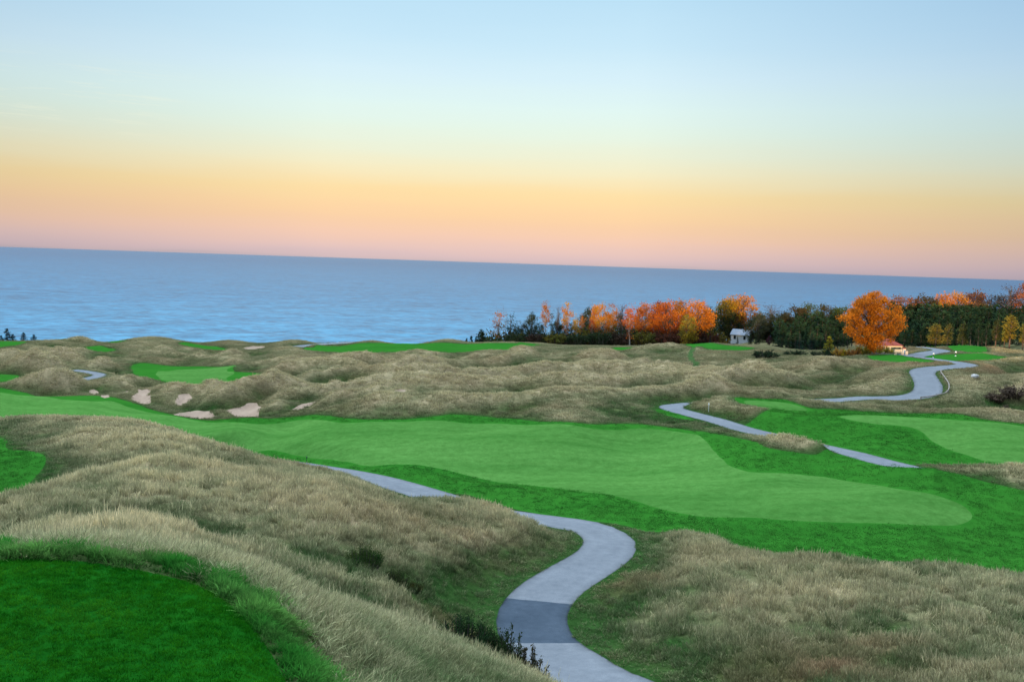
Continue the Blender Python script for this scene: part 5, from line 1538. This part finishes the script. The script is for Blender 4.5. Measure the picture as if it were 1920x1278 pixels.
def build_objects():
    # white farmhouse at the edge of the wood; local x along the ridge
    q = P(1391, 645, 335)
    z = gz(q[0], q[1]) - .1
    rz = q[2]
    zt = P(1391, 618, 335)[2]
    hgt = zt - z
    h = thing('farmhouse', "small white farmhouse with grey roof half hidden by the trees", "house", (q[0], q[1], z), R(-32))
    ww, dd = 3.4, 2.6
    eave = hgt * .66
    v = [(-ww, -dd, 0), (ww, -dd, 0), (ww, dd, 0), (-ww, dd, 0), (-ww, -dd, eave), (ww, -dd, eave), (ww, dd, eave), (-ww, dd, eave), (-ww, 0, hgt - .1), (ww, 0, hgt - .1)]
    MB().raw(v, [(0, 1, 5, 4), (2, 3, 7, 6), (1, 2, 6, 9, 5), (3, 0, 4, 8, 7), (4, 5, 9, 8), (6, 7, 8, 9)]).build('wall', MAT['white_wood'], h)
    m = MB()
    for s in (-1, 1):
        ov = .35; t = .16
        y0, z0 = s * (dd + ov), eave - ov * (hgt - eave) / dd
        a = [(-ww - .3, y0, z0), (ww + .3, y0, z0), (ww + .3, 0, hgt), (-ww - .3, 0, hgt)]
        b = [(p[0], p[1], p[2] + t) for p in a]
        f = [(3, 2, 1, 0), (4, 5, 6, 7), (0, 1, 5, 4), (1, 2, 6, 5), (3, 0, 4, 7)]
        m.raw(a + b, f if s < 0 else [tuple(k[::-1]) for k in f])
    rf = m.build('roof', MAT['slate'], h)
    MB().box(.7, 1.35, -.35, .35, hgt - .5, hgt + .75).build('chimney', MAT['brick'], rf)

    def window(side, u, zc, w=.85, hh=1.35):
        if side == 'front':
            f = MB().box(u - w / 2 - .1, u + w / 2 + .1, -dd - .06, -dd + .02, zc - hh / 2 - .1, zc + hh / 2 + .1).build('window', MAT['white_wood'], h)
            MB().box(u - w / 2, u + w / 2, -dd - .08, -dd - .055, zc - hh / 2, zc + hh / 2).build('pane', MAT['glass'], f)
        else:
            f = MB().box(-ww - .06, -ww + .02, u - w / 2 - .1, u + w / 2 + .1, zc - hh / 2 - .1, zc + hh / 2 + .1).build('window', MAT['white_wood'], h)
            MB().box(-ww - .08, -ww - .055, u - w / 2, u + w / 2, zc - hh / 2, zc + hh / 2).build('pane', MAT['glass'], f)
    window('gable', -1.0, eave * .72); window('gable', 1.1, eave * .72); window('gable', -1.0, eave * .25); window('front', -1.9, eave * .7); window('front', 1.7, eave * .7);

    # open pavilion with a red hipped roof under the maple
    q = P(1664, 655, 174); z = gz(q[0], q[1])
    pv = thing('pavilion', "small open pavilion with red hipped roof under the orange maple", "pavilion", (q[0], q[1], z), R(12))
    eav = P(1664, 646.5, 174)[2] - z; pk = P(1664, 633.5, 174)[2] - z
    w = 2.0
    MB().raw([(-w, -w, eav), (w, -w, eav), (w, w, eav), (-w, w, eav), (0, 0, pk), (-w, -w, eav + .08), (w, -w, eav + .08), (w, w, eav + .08), (-w, w, eav + .08)],
             [(3, 2, 1, 0), (0, 1, 6, 5), (1, 2, 7, 6), (2, 3, 8, 7), (3, 0, 5, 8), (5, 6, 4), (6, 7, 4), (7, 8, 4), (8, 5, 4)]).build('roof', MAT['red_roof'], pv)
    b = MB()
    for s in (-1, 1):
        b.box(-w + .15, w - .15, s * (w - .25) - .07, s * (w - .25) + .07, eav - .26, eav - .004)
        b.box(s * (w - .25) - .068, s * (w - .25) + .068, -w + .325, w - .325, eav - .24, eav - .006)
    b.build('beam', MAT['cream'], pv)
    for sx in (-1, 1):
        for sy in (-1, 1):
            MB().box(sx * 1.75 - .09, sx * 1.75 + .09, sy * 1.75 - .09, sy * 1.75 + .09, -.3, eav - .262).build('post', MAT['cream'], pv)
    MB().box(-2.1, 2.1, -2.1, 2.1, -.5, .06).build('floor_slab', MAT['concrete'], pv)

    # bench
    q = P(1685, 669, 157); z = gz(q[0], q[1])
    be = thing('park_bench', "cream slatted bench facing the tee beside the pavilion", "bench", (q[0], q[1], z), R(6))
    m = MB()
    for k in range(4):
        m.box(-.65, .65, -.2 + k * .12, -.1 + k * .12, .42, .46)
    m.build('seat', MAT['cream'], be)
    m = MB()
    for k in range(3):
        m.box(-.65, .65, .27, .31, .54 + k * .14, .64 + k * .14)
    m.build('backrest', MAT['cream'], be)
    for sx in (-.6, .6):
        MB().box(sx - .035, sx + .035, -.2, -.13, -.1, .418).build('leg', MAT['cream'], be)
        MB().box(sx - .035, sx + .035, .2, .268, -.1, .95).build('leg', MAT['cream'], be)
        MB().box(sx - .035, sx + .035, -.2, .198, .62, .66).build('armrest', MAT['cream'], be)
    # water cooler kiosk and litter bin
    q = P(1694, 664.5, 159.5); z = gz(q[0], q[1])
    ki = thing('water_kiosk', "upright cream kiosk with red cap behind the bench", "kiosk", (q[0], q[1], z), R(8))
    MB().box(-.28, .28, -.25, .25, -.1, 1.0).build('cabinet', MAT['cream'], ki, .02)
    MB().raw([(-.36, -.33, 1.004), (.36, -.33, 1.004), (.36, .33, 1.004), (-.36, .33, 1.004), (0, 0, 1.3)], [(3, 2, 1, 0), (0, 1, 4), (1, 2, 4), (2, 3, 4), (3, 0, 4)]).build('cap', MAT['red_roof'], ki)
    MB().box(-.17, .17, -.275, -.252, .35, .85).build('panel', MAT['white_paint'], ki)
    q = P(1699.5, 667, 158.5); z = gz(q[0], q[1])
    bi = thing('litter_bin', "small round cream litter bin right of the kiosk", "bin", (q[0], q[1], z))
    MB().tube([(0, 0, -.05), (0, 0, .3), (0, 0, .62)], [.2, .24, .25], 14).build('barrel', MAT['cream'], bi)
    MB().tube([(0, 0, .622), (0, 0, .7), (0, 0, .74)], [.27, .24, .1], 14).build('lid', MAT['timber'], bi)
    # lamp-like post left of the pavilion, and small urn
    q = P(1632, 662, 168); z = gz(q[0], q[1])
    po = thing('sign_post', "short orange topped post left of the pavilion under the maple", "post", (q[0], q[1], z))
    MB().box(-.06, .06, -.06, .06, -.2, .75).build('post', MAT['cream'], po)
    MB().box(-.2, .2, -.09, .09, .752, 1.05).build('sign_board', MAT['cream'], po)
    # tee signs
    for px, lab in ((1750, "white topped tee post, left one of two beside the path junction"), (1791.5, "white topped tee post, right one of two on the upper tee")):
        q = P(px, 669.5, 152); z = gz(q[0], q[1])
        t = thing('tee_post', lab, "post", (q[0], q[1], z), 0, "white topped posts on the upper tee")
        MB().tube([(0, 0, -.2), (0, 0, .55)], [.05, .05], 8).build('stem', MAT['dark_metal'], t)
        MB().box(-.10, .10, -.10, .10, .552, .80).build('head', MAT['white_paint'], t, .03)
        MB().tube([(0, 0, -.05), (0, 0, .14)], [.13, .09], 10).build('foot', MAT['white_paint'], t)
    # thin marker stakes
    for px, py, D, hh, mt, lab in ((575, 872, 73.5, .5, 'dark_metal', "thin dark stake at the end of the left near path"), (1328, 781, 87, .8, 'white_paint', "thin white stake on the mound inside the right path's bend")):
        q = P(px, py, D); z = gz(q[0], q[1])
        t = thing('marker_stake', lab, "stake", (q[0], q[1], z))
        MB().tube([(0, 0, -.2), (0, 0, hh * .8)], [.025, .02], 7).build('shaft', MAT[mt], t)
        MB().tube([(0, 0, hh * .8 + .001), (0, 0, hh)], [.05, .05], 7).build('cap', MAT[mt], t)
    # pale boulder on the right slope
    q = P(1828, 706, 109); z = gz(q[0], q[1])
    import bmesh
    bm = bmesh.new(); bmesh.ops.create_icosphere(bm, subdivisions=3, radius=.44)
    for vv in bm.verts:
        c = vv.co
        n_ = float(fbm(np.array([c.x * 2.1 + 3 + c.z]), np.array([c.y * 2.3 + c.z * 1.7]), 3)[0])
        c *= 1 + .22 * n_; c.z *= .75
        if c.z < -.1:
            c.z = -.1 + (c.z + .1) * .5
    me = bpy.data.meshes.new('boulder'); bm.to_mesh(me); bm.free(); me.materials.append(MAT['stone'])
    for p in me.polygons:
        p.use_smooth = True
    o = bpy.data.objects.new('boulder', me); COL.objects.link(o); o.location = (q[0], q[1], z + .26)
    o['label'] = "pale boulder lying in the dry grass right of the upper path"; o['category'] = "rock"
    # low timber rail on the outside of the upper path's bend
    Ln = PATHS['upper'][0]
    fr = thing('timber_rail', "low weathered timber rail along the right side of the upper path bend", "fence", (0, 0, 0))
    pp = []
    for i in range(len(Ln) - 1):
        if 98 < Ln[i][1] < 116 and Ln[i][0] > 40:
            t = (Ln[i + 1] - Ln[i])[:2]; t /= np.linalg.norm(t)
            n_ = np.array([t[1], -t[0]])
            pp.append(Ln[i][:2] + n_ * 2.1)
    pp = np.array(pp[2:])
    c0 = pp[len(pp) // 2]; fz = gz(*c0)
    fr.location = (c0[0], c0[1], fz)
    hz = height(pp[:, 0], pp[:, 1])
    loc = np.stack([pp[:, 0] - c0[0], pp[:, 1] - c0[1], hz - fz], 1)
    MB().tube(loc + [0, 0, .34], np.full(len(loc), .06), 6).build('rail', MAT['timber'], fr)
    for i in range(0, len(loc), 3):
        p = loc[i]
        MB().tube([p + [0, 0, -.2], p + [0, 0, .42]], [.07, .065], 7).build('post', MAT['timber'], fr)


build_objects()
